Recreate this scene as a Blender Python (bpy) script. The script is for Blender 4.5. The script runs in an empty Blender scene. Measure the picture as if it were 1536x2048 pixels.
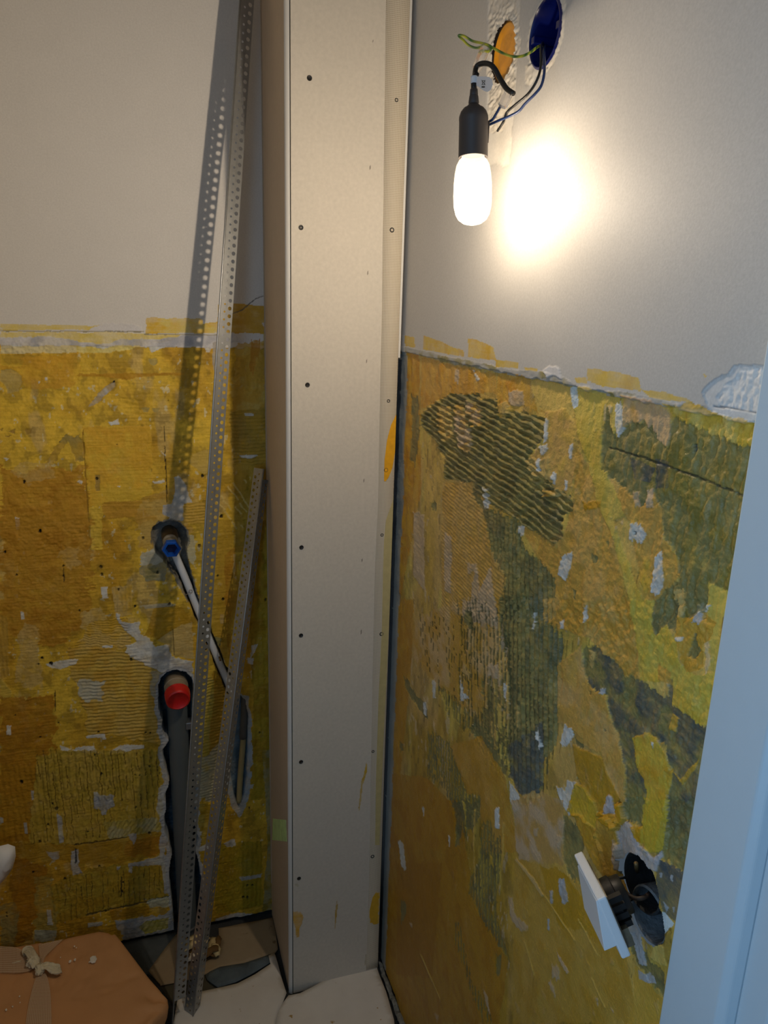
import bpy, math, random
import numpy as np
from mathutils import Vector

# ------------------------------------------------------------------ camera
W0, H0, F0 = 1536., 2048., 1520.
CX, CY = 768., 1024.
def _n(v):
    v = np.array(v, float); return v/np.linalg.norm(v)
_down = _n((600-CX, 6570-CY, F0))
_dep = np.array((271-CX, 600-CY, F0), float); _dep -= _dep.dot(_down)*_down; _dep = _n(_dep)
_X = np.cross(_down, _dep)
RM = np.array([_X, _dep, -_down])          # world = RM @ camera (x right, y down, z forward)
EYE = np.array([0., 0., 1.5])
cam = bpy.data.cameras.new('camera'); camo = bpy.data.objects.new('camera', cam)
bpy.context.scene.collection.objects.link(camo)
cam.sensor_fit = 'VERTICAL'; cam.sensor_height = 36.; cam.sensor_width = 27.
cam.lens = F0/H0*36.; cam.clip_start = .02
from mathutils import Matrix
M = Matrix(((RM[0][0], -RM[0][1], -RM[0][2], EYE[0]),
            (RM[1][0], -RM[1][1], -RM[1][2], EYE[1]),
            (RM[2][0], -RM[2][1], -RM[2][2], EYE[2]), (0, 0, 0, 1)))
camo.matrix_world = M
bpy.context.scene.camera = camo

# ------------------------------------------------------------------ light
sc = bpy.context.scene
sc.view_settings.view_transform = 'Standard'; sc.view_settings.look = 'None'
sc.view_settings.gamma = 1.; sc.view_settings.use_curve_mapping = False
sc.view_settings.exposure = 0.
world = bpy.data.worlds.new('world'); sc.world = world; world.use_nodes = True
bg = world.node_tree.nodes['Background']
bg.inputs[0].default_value = (.56, .76, 1., 1); bg.inputs[1].default_value = .095
BULB = np.array([.386, .885, 1.628])
lp = bpy.data.lights.new('bulb_light', 'POINT'); lo = bpy.data.objects.new('bulb_light', lp)
sc.collection.objects.link(lo); lo.location = BULB; lp.shadow_soft_size = .011
lp.energy = 1.; lp.color = (1., .82, .61); lp.use_nodes = True
nt = lp.node_tree; em = nt.nodes['Emission']; fo = nt.nodes.new('ShaderNodeLightFalloff')
fo.inputs['Strength'].default_value = 1.
mA = nt.nodes.new('ShaderNodeMath'); mA.operation = 'MULTIPLY'; mA.inputs[1].default_value = 26.; nt.links.new(fo.outputs['Linear'], mA.inputs[0])
mQ = nt.nodes.new('ShaderNodeMath'); mQ.operation = 'MULTIPLY'; mQ.inputs[1].default_value = 1.6; nt.links.new(fo.outputs['Quadratic'], mQ.inputs[0])
mS = nt.nodes.new('ShaderNodeMath'); nt.links.new(mA.outputs[0], mS.inputs[0]); nt.links.new(mQ.outputs[0], mS.inputs[1]); 
# upright filaments shine mostly sideways, less straight up and down
tcl = nt.nodes.new('ShaderNodeTexCoord'); spl = nt.nodes.new('ShaderNodeSeparateXYZ'); nt.links.new(tcl.outputs['Normal'], spl.inputs[0])
zz2 = nt.nodes.new('ShaderNodeMath'); zz2.operation = 'MULTIPLY'; nt.links.new(spl.outputs['Z'], zz2.inputs[0]); nt.links.new(spl.outputs['Z'], zz2.inputs[1])
lobe = nt.nodes.new('ShaderNodeMapRange'); lobe.inputs['To Min'].default_value = 1.; lobe.inputs['To Max'].default_value = .28; nt.links.new(zz2.outputs[0], lobe.inputs['Value'])
mF = nt.nodes.new('ShaderNodeMath'); mF.operation = 'MULTIPLY'; nt.links.new(mS.outputs[0], mF.inputs[0]); nt.links.new(lobe.outputs[0], mF.inputs[1])
nt.links.new(mF.outputs[0], em.inputs['Strength'])
# added daylight fill by the left wall, aimed to brighten the door frame
al = bpy.data.lights.new('daylight_fill', 'AREA'); ao = bpy.data.objects.new('daylight_fill', al)
sc.collection.objects.link(ao); al.shape = 'RECTANGLE'; al.size = .5; al.size_y = 1.2
al.energy = 3.9; al.spread = math.radians(125); al.color = (.36, .65, 1.)
ao.location = (-.42, -.08, 1.20)
ao.rotation_euler = (Vector((.46, .42, 1.10))-Vector(ao.location)).to_track_quat('-Z', 'Y').to_euler()

# ------------------------------------------------------------------ helpers
YB, XR = 1.586, .465          # back wall, right wall
YC, XC = 1.345, .2475         # boxing front, boxing side
def ray(px, py): return RM @ np.array([(px-CX)/F0, (py-CY)/F0, 1.])
def on(px, py, ax, val):
    d = ray(px, py); return EYE + (val-EYE[ax])/d[ax]*d
def V(p): return Vector((float(p[0]), float(p[1]), float(p[2])))
def lin(c):
    out = []
    for x in c:
        x = x/255.; out.append(x/12.92 if x <= .04045 else ((x+.055)/1.055)**2.4)
    return out
def link(o): sc.collection.objects.link(o); return o
def tag(o, label=None, cat=None, group=None, kind=None):
    if label: o['label'] = label
    if cat: o['category'] = cat
    if group: o['group'] = group
    if kind: o['kind'] = kind
    return o
def empty(name, loc, label, cat, group=None):
    o = bpy.data.objects.new(name, None); link(o); o.location = V(loc)
    o.empty_display_size = .02
    return tag(o, label, cat, group)
bpy_root_of = {}
def wloc(p):
    v = Vector((0, 0, 0))
    while p is not None:
        v += p.location; p = p.parent
    return v
def mesh(name, vs, fs, mat, parent=None, smooth=True, uv=None):
    off = wloc(parent)
    me = bpy.data.meshes.new(name)
    me.from_pydata([(float(a[0])-off.x, float(a[1])-off.y, float(a[2])-off.z) for a in vs], [], fs)
    me.materials.append(mat)
    if smooth: me.polygons.foreach_set('use_smooth', [True]*len(me.polygons))
    if uv:
        l = me.uv_layers.new(name='UVMap')
        for lp_ in me.loops: l.data[lp_.index].uv = uv[lp_.vertex_index]
    me.update()
    o = bpy.data.objects.new(name, me); link(o)
    if parent is not None: o.parent = parent
    return o
def bevel(o, w, seg=2):
    m = o.modifiers.new('b', 'BEVEL'); m.width = w; m.segments = seg; m.limit_method = 'ANGLE'
    m.harden_normals = False
    return o
def box(name, lo_, hi, mat, parent=None, bv=0):
    x0, y0, z0 = lo_; x1, y1, z1 = hi
    vs = [(x0,y0,z0),(x1,y0,z0),(x1,y1,z0),(x0,y1,z0),(x0,y0,z1),(x1,y0,z1),(x1,y1,z1),(x0,y1,z1)]
    fs = [(0,3,2,1),(4,5,6,7),(0,1,5,4),(1,2,6,5),(2,3,7,6),(3,0,4,7)]
    o = mesh(name, vs, fs, mat, parent, smooth=False)
    if bv: bevel(o, bv)
    return o
def frame(d):
    d = Vector(d).normalized()
    a = Vector((0, 0, 1)) if abs(d.z) < .9 else Vector((1, 0, 0))
    u = d.cross(a).normalized(); return u, d.cross(u).normalized(), d
def lathe_data(p0, p1, prof, seg=24, vs=None, fs=None, caps=True, rot=0):
    """prof: (t along p0->p1 in metres, radius)"""
    vs = [] if vs is None else vs; fs = [] if fs is None else fs
    p0 = Vector(p0); u, w, d = frame(Vector(p1)-p0); b = len(vs)
    for t, r in prof:
        for k in range(seg):
            a = 2*math.pi*k/seg+rot
            vs.append(tuple(p0+d*t+u*(r*math.cos(a))+w*(r*math.sin(a))))
    for i in range(len(prof)-1):
        for k in range(seg):
            k2 = (k+1) % seg
            fs.append((b+i*seg+k, b+i*seg+k2, b+(i+1)*seg+k2, b+(i+1)*seg+k))
    if caps:
        fs.append(tuple(b+k for k in range(seg))[::-1]); fs.append(tuple(b+(len(prof)-1)*seg+k for k in range(seg)))
    return vs, fs
def lathe(name, p0, p1, prof, mat, parent=None, seg=24, smooth=True, caps=True, rot=0):
    vs, fs = lathe_data(p0, p1, prof, seg, caps=caps, rot=rot)
    o = mesh(name, vs, fs, mat, parent, smooth)
    if smooth:
        m = o.modifiers.new('e', 'EDGE_SPLIT'); m.split_angle = .9
    return o
def smooth_path(pts, n=6):
    P = [Vector(p) for p in pts]; P = [P[0]*2-P[1]]+P+[P[-1]*2-P[-2]]; out = []
    for i in range(1, len(P)-2):
        a, b, c, d = P[i-1], P[i], P[i+1], P[i+2]
        for k in range(n):
            t = k/n
            out.append(.5*((2*b)+(c-a)*t+(2*a-5*b+4*c-d)*t*t+(3*b-a-3*c+d)*t**3))
    out.append(P[-2]); return out
def tube(name, pts, r, mat, parent=None, seg=8, n=6, rf=None):
    path = smooth_path(pts, n) if n > 1 else [Vector(p) for p in pts]
    vs, fs = [], []; u = None
    for i, p in enumerate(path):
        d = (path[min(i+1, len(path)-1)]-path[max(i-1, 0)]).normalized()
        if u is None: u, w, _ = frame(d)
        u = (u-d*u.dot(d)).normalized(); w = d.cross(u)
        rr = r if rf is None else r*rf(i/(len(path)-1))
        for k in range(seg):
            a = 2*math.pi*k/seg
            vs.append(tuple(p+u*rr*math.cos(a)+w*rr*math.sin(a)))
    for i in range(len(path)-1):
        for k in range(seg):
            k2 = (k+1) % seg
            fs.append((i*seg+k, i*seg+k2, (i+1)*seg+k2, (i+1)*seg+k))
    fs.append(tuple(range(seg))[::-1]); fs.append(tuple((len(path)-1)*seg+k for k in range(seg)))
    return mesh(name, vs, fs, mat, parent)

# ------------------------------------------------------------------ materials
def mat(name, rgb, rough=.6, metal=0., noise=.0, nscale=40., bump=0., bscale=200., spec=.5, coat=0.):
    m = bpy.data.materials.new(name); m.use_nodes = True; t = m.node_tree; b = t.nodes['Principled BSDF']
    c = lin(rgb)
    b.inputs['Base Color'].default_value = (*c, 1); b.inputs['Roughness'].default_value = rough
    b.inputs['Metallic'].default_value = metal; b.inputs['Specular IOR Level'].default_value = spec
    b.inputs['Coat Weight'].default_value = coat
    if noise or bump:
        tc = t.nodes.new('ShaderNodeTexCoord')
    if noise:
        n = t.nodes.new('ShaderNodeTexNoise'); n.inputs['Scale'].default_value = nscale; n.inputs['Detail'].default_value = 6
        t.links.new(tc.outputs['Object'], n.inputs['Vector'])
        r = t.nodes.new('ShaderNodeMapRange'); r.inputs['From Min'].default_value = .3; r.inputs['From Max'].default_value = .7
        r.inputs['To Min'].default_value = 1-noise; r.inputs['To Max'].default_value = 1+noise
        t.links.new(n.outputs['Fac'], r.inputs['Value'])
        mx = t.nodes.new('ShaderNodeVectorMath'); mx.operation = 'SCALE'; mx.inputs[0].default_value = c
        t.links.new(r.outputs['Result'], mx.inputs['Scale']); t.links.new(mx.outputs['Vector'], b.inputs['Base Color'])
    if bump:
        n2 = t.nodes.new('ShaderNodeTexNoise'); n2.inputs['Scale'].default_value = bscale; n2.inputs['Detail'].default_value = 4
        t.links.new(tc.outputs['Object'], n2.inputs['Vector'])
        bp = t.nodes.new('ShaderNodeBump'); bp.inputs['Strength'].default_value = bump; bp.inputs['Distance'].default_value = .002
        t.links.new(n2.outputs['Fac'], bp.inputs['Height']); t.links.new(bp.outputs['Normal'], b.inputs['Normal'])
    return m
def paint_mat(name, rough=.6, bump=.15, bscale=350., noise=.05, nscale=300., spec=.4):
    m = mat(name, (200, 200, 200), rough, 0, noise, nscale, bump, bscale, spec)
    t = m.node_tree; a = t.nodes.new('ShaderNodeAttribute'); a.attribute_name = 'Col'
    rr = t.nodes.new('ShaderNodeMapRange'); rr.inputs['To Min'].default_value = max(rough, .66); rr.inputs['To Max'].default_value = rough
    t.links.new(a.outputs['Alpha'], rr.inputs['Value']); t.links.new(rr.outputs[0], t.nodes['Principled BSDF'].inputs['Roughness'])
    for n in list(t.nodes):
        if n.type == 'VECT_MATH': t.links.new(a.outputs['Color'], n.inputs[0])
        if n.type == 'BUMP':
            q = t.nodes.new('ShaderNodeMath'); q.operation = 'MULTIPLY'; src = n.inputs['Height'].links[0].from_socket
            t.links.new(src, q.inputs[0]); t.links.new(a.outputs['Alpha'], q.inputs[1]); t.links.new(q.outputs[0], n.inputs['Height'])
    return m

# ------------------------------------------------------------------ noise on arrays
_rs = np.random.RandomState(7)
_LAT = _rs.rand(256, 256)
def vnoise(x, y):
    xi = np.floor(x).astype(int); yi = np.floor(y).astype(int)
    fx = x-xi; fy = y-yi; fx = fx*fx*(3-2*fx); fy = fy*fy*(3-2*fy)
    g = lambda a, b: _LAT[a & 255, b & 255]
    return ((g(xi, yi)*(1-fx)+g(xi+1, yi)*fx)*(1-fy)+(g(xi, yi+1)*(1-fx)+g(xi+1, yi+1)*fx)*fy)*2-1
def fbm(x, y, o=4):
    s = 0; a = .5; t = 0
    for k in range(o):
        s = s+a*vnoise(x*2**k+17*k, y*2**k+31*k); t += a; a *= .5
    return s/t

class Wall:
    """a dense wall skin with its own relief and paint; plane 'B' has coordinates X,Z and plane 'R' Y,Z, 'C' is the boxing front"""
    def __init__(s, ax, val, us, zs, sign):
        s.ax, s.val, s.us, s.zs, s.sign = ax, val, np.array(us), np.array(zs), sign
        s.U, s.Z = np.meshgrid(s.us, s.zs); s.sh = s.U.shape
        s.col = np.zeros(s.sh+(3,)); s.h = np.zeros(s.sh); s.gone = np.zeros(s.sh, bool); s.rel = np.ones(s.sh)
        U, Z = s.U, s.Z
        s.w1 = fbm(U*70, Z*70, 4); s.w2 = fbm(U*70+50, Z*70+90, 4)
        s.st = fbm(U*420, Z*18, 2)           # vertical streaks
        s.hs = fbm(U*22, Z*420, 2)           # horizontal streaks
        s.big = fbm(U*9, Z*9, 4); s.mid = fbm(U*35+9, Z*35, 4); s.fine = fbm(U*240, Z*240, 2)
    def uv(s, p):
        q = on(p[0], p[1], s.ax, s.val); return (q[0] if s.ax == 1 else q[1]), q[2]
    def pip(s, poly, e=.003, streak=0., hstreak=0.):
        P = np.array([s.uv(p) for p in poly]); dim = min(np.ptp(P[:,0]), np.ptp(P[:,1]))
        e = min(e, .10*dim+.0006) if dim < .03 else e*(1.+(s.ax == 1)*min(1.2, (dim-.03)*14))
        if dim < .015: streak = min(streak, .2*dim)
        m = e+streak+hstreak+.002
        i0, i1 = np.searchsorted(s.zs, [P[:,1].min()-m, P[:,1].max()+m])
        if s.us[0] < s.us[-1]: j0, j1 = np.searchsorted(s.us, [P[:,0].min()-m, P[:,0].max()+m])
        else:
            r = s.us[::-1]; a, b = np.searchsorted(r, [P[:,0].min()-m, P[:,0].max()+m]); j0, j1 = len(r)-b, len(r)-a
        sl = (slice(i0, i1), slice(j0, j1))
        u = s.U[sl]+s.w1[sl]*e+s.hs[sl]*hstreak; z = s.Z[sl]+s.w2[sl]*e+s.st[sl]*streak
        ins = np.zeros(u.shape, bool); n = len(P)
        for k in range(n):
            x0, y0 = P[k]; x1, y1 = P[(k+1) % n]
            if y0 == y1: continue
            c = ((y0 > z) != (y1 > z)) & (u < (x1-x0)*(z-y0)/(y1-y0)+x0)
            ins ^= c
        return sl, ins
    def paint(s, poly, rgb=None, e=.003, streak=0., hstreak=0., h=0., ridge=None, rough=0., var=.07, op=1., stripe=None, rgb2=None, soft=False):
        sl, ins = s.pip(poly, e, streak, hstreak)
        U, Z = s.U[sl], s.Z[sl]
        if stripe:                      # only along lines: (angle, period, fill, breakup)
            a, per, fill, brk = stripe; a = math.radians(a)
            q = (-U*math.sin(a)+Z*math.cos(a))/per+s.w1[sl]*.25
            ln = fbm((U*math.cos(a)+Z*math.sin(a))*25, np.floor(q)*7.3, 2)
            ins = ins & ((q-np.floor(q)) < fill) & (ln > brk)
        if ridge:
            a, per, dep = ridge[:3]; a = math.radians(a)
            wob = ridge[3] if len(ridge) > 3 else .35
            q = (-U*math.sin(a)+Z*math.cos(a))/per+s.w1[sl]*wob+s.big[sl]*wob*1.5
            r = np.sin(q*2*math.pi); r = np.where(r > 0, r**.45, -np.abs(r)**.8)
            am = .75+.5*fbm(U*90, Z*90, 2)
            s.h[sl] += np.where(ins, r*dep*am, 0)
        if rgb is not None:
            c = np.array(lin(rgb))
            c = c*(1+var*(s.mid[sl]*1.6+s.fine[sl]*.8)[..., None])
            if rgb2 is not None:
                k = np.clip(s.mid[sl]*2.2+s.w1[sl]*1.2+.3, 0, 1)[..., None]; c = c*(1-k)+np.array(lin(rgb2))*k
            opn = (op*np.clip(.86+.9*s.w2[sl]*(1 if op < 1 else .35)+.12*s.hs[sl], 0, 1))[..., None]
            s.col[sl] = np.where(ins[..., None], c*opn+s.col[sl]*(1-opn), s.col[sl])
        if h: s.h[sl] += np.where(ins, h, 0)
        if rough: s.h[sl] += np.where(ins, rough*(s.w1[sl]+s.fine[sl]*.7), 0)
        return sl, ins
    def set_h(s, poly, h, e=.002, streak=0):
        sl, ins = s.pip(poly, e, streak); s.h[sl] = np.where(ins, h, s.h[sl]); return sl, ins
    def hole(s, c, ru, rz, e=.0015):
        s.gone |= (((s.U+s.w1*e-c[0])/ru)**2+((s.Z+s.w2*e-c[1])/rz)**2) < 1
    def build(s, name, material, parent=None):
        ny, nx = s.sh; co = np.zeros(s.sh+(3,))
        if s.ax == 1: co[..., 0] = s.U; co[..., 1] = s.val-s.sign*s.h
        else: co[..., 1] = s.U; co[..., 0] = s.val-s.sign*s.h
        co[..., 2] = s.Z
        off = wloc(parent); co -= np.array([off.x, off.y, off.z])
        idx = np.arange(ny*nx).reshape(ny, nx)
        a, b, c, d = idx[:-1, :-1], idx[:-1, 1:], idx[1:, 1:], idx[1:, :-1]
        q = np.stack([a, b, c, d], -1).reshape(-1, 4)
        g = s.gone.ravel(); q = q[~(g[q].any(1))]
        if (s.ax == 1) != (s.us[0] < s.us[-1]): q = q[:, ::-1]
        me = bpy.data.meshes.new(name); me.vertices.add(ny*nx)
        me.vertices.foreach_set('co', co.ravel()); nf = len(q)
        me.loops.add(nf*4); me.loops.foreach_set('vertex_index', q.ravel().astype(np.int32))
        me.polygons.add(nf); me.polygons.foreach_set('loop_start', np.arange(0, nf*4, 4, dtype=np.int32))
        me.polygons.foreach_set('loop_total', np.full(nf, 4, np.int32))
        me.polygons.foreach_set('use_smooth', np.ones(nf, bool))
        me.update(calc_edges=True)
        at = me.color_attributes.new('Col', 'FLOAT_COLOR', 'POINT')
        rgba = np.ones((ny*nx, 4)); rgba[:, 3] = s.rel.ravel(); rgba[:, :3] = np.clip(s.col.reshape(-1, 3), .003, .95)
        at.data.foreach_set('color', rgba.ravel()); me.materials.append(material)
        o = bpy.data.objects.new(name, me); link(o)
        if parent is not None: o.parent = parent
        return o
def T(ox, oy, s): return lambda *p: [(ox+a/s, oy+b/s) for a, b in p]

Y1 = (208,170,54); Y2 = (192,150,42); OC = (176,128,26); TN = (190,160,98); PY = (208,186,98)
WH = (202,199,198); GR = (166,166,172); OL = (130,121,76); DK = (34,32,30); SL = (74,88,100); PK = (190,162,132)
WHITE = (206,202,196)

# ================================================================== back wall
us = np.arange(-.50, .262, .0015)
zs = np.concatenate([[-.02, -.005], np.arange(.0, 1.52, .0015), np.arange(1.525, 2.52, .012)])
B = Wall(1, YB, us, zs, 1)
B.col[:] = np.array(lin(WHITE)); B.col *= (1+.02*B.mid)[..., None]
B.h += .0004*B.big
D = T(0, 560, 2.743); E = T(0, 1040, 2.743); F = T(0, 1500, 2.743)
low = B.Z < 1.405+.003*B.w2
B.rel = np.where(low, 1, .12)
c1, c2, c3 = [np.array(lin(c)) for c in (Y1, Y2, OC)]
k = np.clip(B.big*1.6+B.mid*.5+.35+(1.2-B.Z)*.45, 0, 1)[..., None]
base = c1*(1-k)+c2*k
k = np.clip((fbm(B.U*14+5, B.Z*5+3, 3)-.15)*4, 0, 1)[..., None]; base = base*(1-k*.6)+c3*k*.6
k = np.clip((fbm(B.U*26+55, B.Z*12+3, 4)-.30)*6, 0, 1)[..., None]; base = base*(1-k*.7)+np.array(lin(TN))*k*.7
base *= (1+.07*B.fine+.09*B.hs)[..., None]
fl = fbm(B.U*130+7, B.Z*80+3, 3); base = np.where((fl > .52)[..., None], base*.35+np.array(lin((200,190,160)))*.65, base)
fl2 = fbm(B.U*60+27, B.Z*45+13, 4); base = base*(1-.28*np.clip((fl2-.1)*5, 0, 1)[..., None]); base = base*(1+.16*np.clip((-fl2-.15)*5, 0, 1)[..., None])
B.col[low] = base[low]
B.h += np.where(low, .0008*B.mid+.00055*B.fine-.0015+.0006*B.hs+.0008*np.clip(fl2*3, -1, 1), 0)
p = B.paint
# paint edge and filler along the old tile line
p(D((0,240),(200,246),(500,250),(560,242),(500,272),(0,276)), PY, e=.002, hstreak=.004)
p(D((805,208),(1110,214),(1115,235),(1190,230),(1196,140),(1250,125),(1460,145),(1468,292),(800,292)), Y1, e=.002, rgb2=PY)
p(D((1200,140),(1250,125),(1460,145),(1468,292),(1200,292)), (190,150,52), e=.002)
p(D((0,284),(700,290),(1000,300),(950,330),(600,400),(0,400)), (214,196,128), e=.003, rough=.0009, rgb2=PY)
p(D((0,312),(240,308),(400,330),(560,352),(600,350),(640,328),(800,325),(1000,310),(1180,302),(1280,288),(1330,340),(1180,345),(1150,398),(1130,398),(1120,360),(880,368),(835,402),(815,366),(640,355),(585,372),(400,360),(120,366),(0,380)), WH, e=.003, rgb2=GR, h=.0005)
p(D((0,360),(420,366),(420,400),(0,404)), (206,190,150), e=.006, rough=.0005)
p(D((480,280),(500,262),(560,240),(620,236),(640,242),(670,236),(720,240),(770,256),(782,286)), WH, e=.002, h=.0012)
for (x0, x1, y) in ((0, 790, 278), (790, 1190, 296)):                    # thin ledge
    p(D((x0,y),(x1,y+4),(x1,y+9),(x0,y+5)), (150,140,110), e=.001, h=-.0016)
p(D((1260,190),(1330,160),(1400,100),(1475,78),(1475,82),(1402,105),(1334,166),(1262,196)), (110,105,95), e=.0008, h=-.001)
p(D((120,420),(430,404),(444,500),(420,580),(300,592),(140,604),(60,520),(0,480),(0,468),(120,478)), (196,146,38), e=.004, hstreak=.004, op=.75)
p(D((430,515),(1010,508),(1010,522),(780,530),(700,548),(560,530),(430,530)), OC, e=.002, hstreak=.006)
p(D((0,490),(60,488),(118,530),(122,560),(100,612),(44,622),(20,570),(0,552)), (176,152,88), e=.002, h=-.001)
p(D((490,695),(498,670),(520,648),(590,572),(626,553),(628,585),(560,652),(508,694)), (170,150,120), e=.003, h=-.0015, rgb2=GR, rough=.0008)
p(D((612,560),(632,548),(628,566)), DK, e=.001)
for q in (((778,704),(800,698),(822,702),(815,724),(790,726)), ((835,704),(872,706),(868,728),(840,722)), ((815,434),(858,432),(862,458),(840,470),(818,456))):
    p(D(*q), (160,142,84), e=.003, h=-.0008)
for q in (((48,830),(84,816),(80,846)), ((138,820),(176,816),(172,846),(144,850)), ((0,820),(18,812),(8,834)), ((24,858),(64,852),(44,868)), ((812,1030),(835,1036),(832,1062),(815,1060)), ((828,1130),(842,1132),(838,1160))):
    p(D(*q), (150,118,50), e=.002, h=-.0008)
p(D((370,850),(440,848),(458,900),(462,990),(420,1000),(404,940),(380,890),(350,930),(330,932),(300,1000),(255,1006),(262,972),(286,930),(330,890)), (172,138,52), e=.006, h=-.001, rgb2=(150,130,70))
p(D((450,806),(830,800),(836,1200),(560,1230),(486,1250),(470,1000)), (210,162,46), e=.002, hstreak=.001, rgb2=Y1, h=.0006)
p(D((560,820),(640,806),(650,870),(600,900),(560,880)), (202,150,40), e=.006, op=.6)
p(D((0,1002),(120,1080),(290,1010),(400,1040),(462,1010),(492,1250),(498,1490),(0,1490)), (184,134,36), e=.006, hstreak=.006, rough=.0005, rgb2=(168,118,24))
p(D((100,1000),(290,1000),(300,1090),(160,1110),(60,1060)), TN, e=.008, op=.6)
p(D((450,820),(456,820),(500,1481),(492,1481)), (150,112,30), e=.0015, h=-.0012)
p(D((560,1230),(600,1210),(800,1215),(800,1240),(760,1300),(600,1310),(560,1290)), (180,134,40), e=.004)
p(D((500,1250),(560,1250),(560,1481),(500,1481)), (206,170,58), e=.003, rough=.0008)
p(D((790,1180),(950,1130),(1050,1180),(1060,1300),(1000,1481),(760,1481),(748,1310),(770,1230)), (190,156,82), e=.008, rgb2=(178,136,50))
p(D((1060,960),(1160,920),(1160,1040),(1120,1060),(1040,1000)), (192,160,78), e=.004)
p(D((955,1080),(978,1072),(1000,1100),(1022,1130),(1040,1190),(1058,1220),(1010,1226),(1000,1290),(1004,1320),(920,1320),(935,1300),(895,1286),(893,1236),(945,1232),(950,1180),(958,1130)), GR, e=.002, rgb2=(180,178,176))
p(D((1005,1225),(1120,1220),(1130,1340),(1010,1330)), (186,148,58), ridge=(0, .0065, .0009))
p(D((896,800),(900,800),(920,1226),(915,1226)), (46,34,16), e=.0004, h=-.002)
p(D((660,625),(800,620),(800,740),(680,740)), None, ridge=(0, .009, .0006))
p(D((520,1070),(546,1070),(548,1160),(524,1160)), (150,124,66), e=.001, h=-.001)
for q in (((420,1110),(430,1100),(452,1106),(448,1124)), ((245,536),(258,534),(258,552),(246,552)), ((206,560),(216,556),(218,576)), ((640,1132),(662,1130),(658,1140)), ((832,1106),(900,1100),(905,1112),(850,1120)), ((1355,650),(1380,655),(1370,660)), ((878,936),(912,962),(912,970)), ((20,975),(50,980),(36,996)), ((595,780),(650,765),(655,792),(610,795)),((80,1300),(105,1310),(105,1370),(85,1370))):
    p(D(*q), WH, e=.002, h=.0006)
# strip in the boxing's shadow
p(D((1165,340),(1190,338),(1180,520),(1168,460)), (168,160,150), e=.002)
p(D((1290,350),(1440,330),(1470,700),(1400,730),(1270,720)), (188,148,54), e=.006, rgb2=(190,160,80))
p(D((1380,340),(1430,330),(1420,420),(1390,520),(1370,480)), (176,120,24), e=.004, streak=.01)
p(D((1255,720),(1470,700),(1470,1010),(1280,1020)), (160,132,52), e=.003, ridge=(2, .0078, .0012), rgb2=(176,142,50))
p(D((1280,1010),(1480,1010),(1480,1490),(1290,1490)), (170,132,36), e=.003, rgb2=(180,146,56))
p(D((1290,1100),(1380,1080),(1400,1340),(1220,1400),(1180,1200)), (206,180,110), stripe=(-58, .012, .28, -.1), ridge=(-58, .012, .0008), e=.004)
p(D((1340,732),(1390,732),(1392,746),(1345,746)), WH, e=.001, h=.001)
p(D((1310,962),(1350,956),(1422,962),(1380,978),(1330,978)), WH, e=.002, h=.001)
p(D((1435,238),(1462,232),(1475,280),(1450,262)), WH, e=.001)
p(D((1446,290),(1490,280),(1490,1100),(1462,1050),(1452,640)), (168,140,100), e=.002, streak=.01, rgb2=(180,160,60))
# middle
p(E((0,0),(490,0),(496,350),(480,560),(300,700),(0,620)), (180,132,36), e=.008, hstreak=.01, rough=.0006, rgb2=(166,116,22))
p(E((90,640),(140,560),(210,600),(232,880),(160,940),(78,890),(104,720)), TN, e=.006, op=.8)
p(E((330,170),(430,150),(440,240),(380,280),(320,210)), (192,158,92), e=.008, op=.7)
p(E((460,500),(560,480),(600,560),(640,640),(500,640),(440,590)), TN, e=.006, op=.9)
p(E((0,520),(40,540),(44,860),(0,880)), (178,140,54), e=.003, ridge=(90, .008, .0006))
p(E((0,864),(64,940),(60,972),(20,992),(0,980)), (196,166,70), e=.002, h=.0012)
p(E((0,990),(280,960),(300,1200),(230,1500),(0,1536)), (172,118,18), e=.008, rgb2=(160,110,20))
p(E((500,560),(700,540),(720,700),(560,720),(380,740),(420,680)), (194,160,86), e=.004, ridge=(-12, .0065, .0011, 1.0), rgb2=Y2)
p(E((610,370),(720,360),(725,520),(640,540)), (196,156,60), e=.003, ridge=(90, .0095, .0012), rgb2=TN)
p(E((380,690),(600,700),(740,740),(860,800),(870,1000),(900,1236),(700,1200),(470,1160),(470,1040),(440,1020),(450,900),(380,860)), (188,154,72), e=.004, ridge=(-4, .0082, .0012, .3), rgb2=(180,140,52), h=.0006)
p(E((430,868),(580,880),(560,930),(572,990),(470,990),(425,950)), (178,172,156), e=.006)
p(E((668,560),(760,565),(775,620),(800,650),(850,690),(930,690),(935,755),(1062,775),(1062,832),(880,832),(800,800),(745,760),(690,730),(680,690),(760,670),(720,640),(680,604),(640,540),(636,512),(655,520)), WH, e=.003, h=.0008, rgb2=GR)
p(E((830,832),(1060,830),(1060,860),(900,900),(850,990),(820,920)), (172,166,150), e=.006, op=.8)
p(E((250,790),(330,775),(425,765),(420,790),(330,822),(280,815)), WH, e=.005)
for q in (((555,368),(588,366),(592,432),(560,432)), ((110,500),(130,510),(136,548),(118,545)), ((640,512),(660,520),(655,556),(640,548)), ((560,690),(620,688),(618,702),(560,700)), ((470,1184),(574,1172),(580,1202),(560,1206),(560,1194),(474,1198)), ((36,1130),(60,1130),(60,1180),(36,1180)), ((1206,520),(1228,520),(1230,570),(1208,572))):
    p(E(*q), WH, e=.002, h=.0006)
p(E((780,230),(840,160),(880,200),(930,250),(900,335),(800,335),(765,290)), (128,122,84), e=.004, rgb2=(140,134,110))
p(E((1000,80),(1060,85),(1078,220),(1060,250),(1020,200)), (186,178,150), e=.006)
p(E((760,200),(850,150),(900,230),(840,250),(770,250)), (176,172,160), e=.006)
p(E((930,610),(1050,555),(1064,765),(950,750),(920,690),(860,662)), TN, e=.002)
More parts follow.
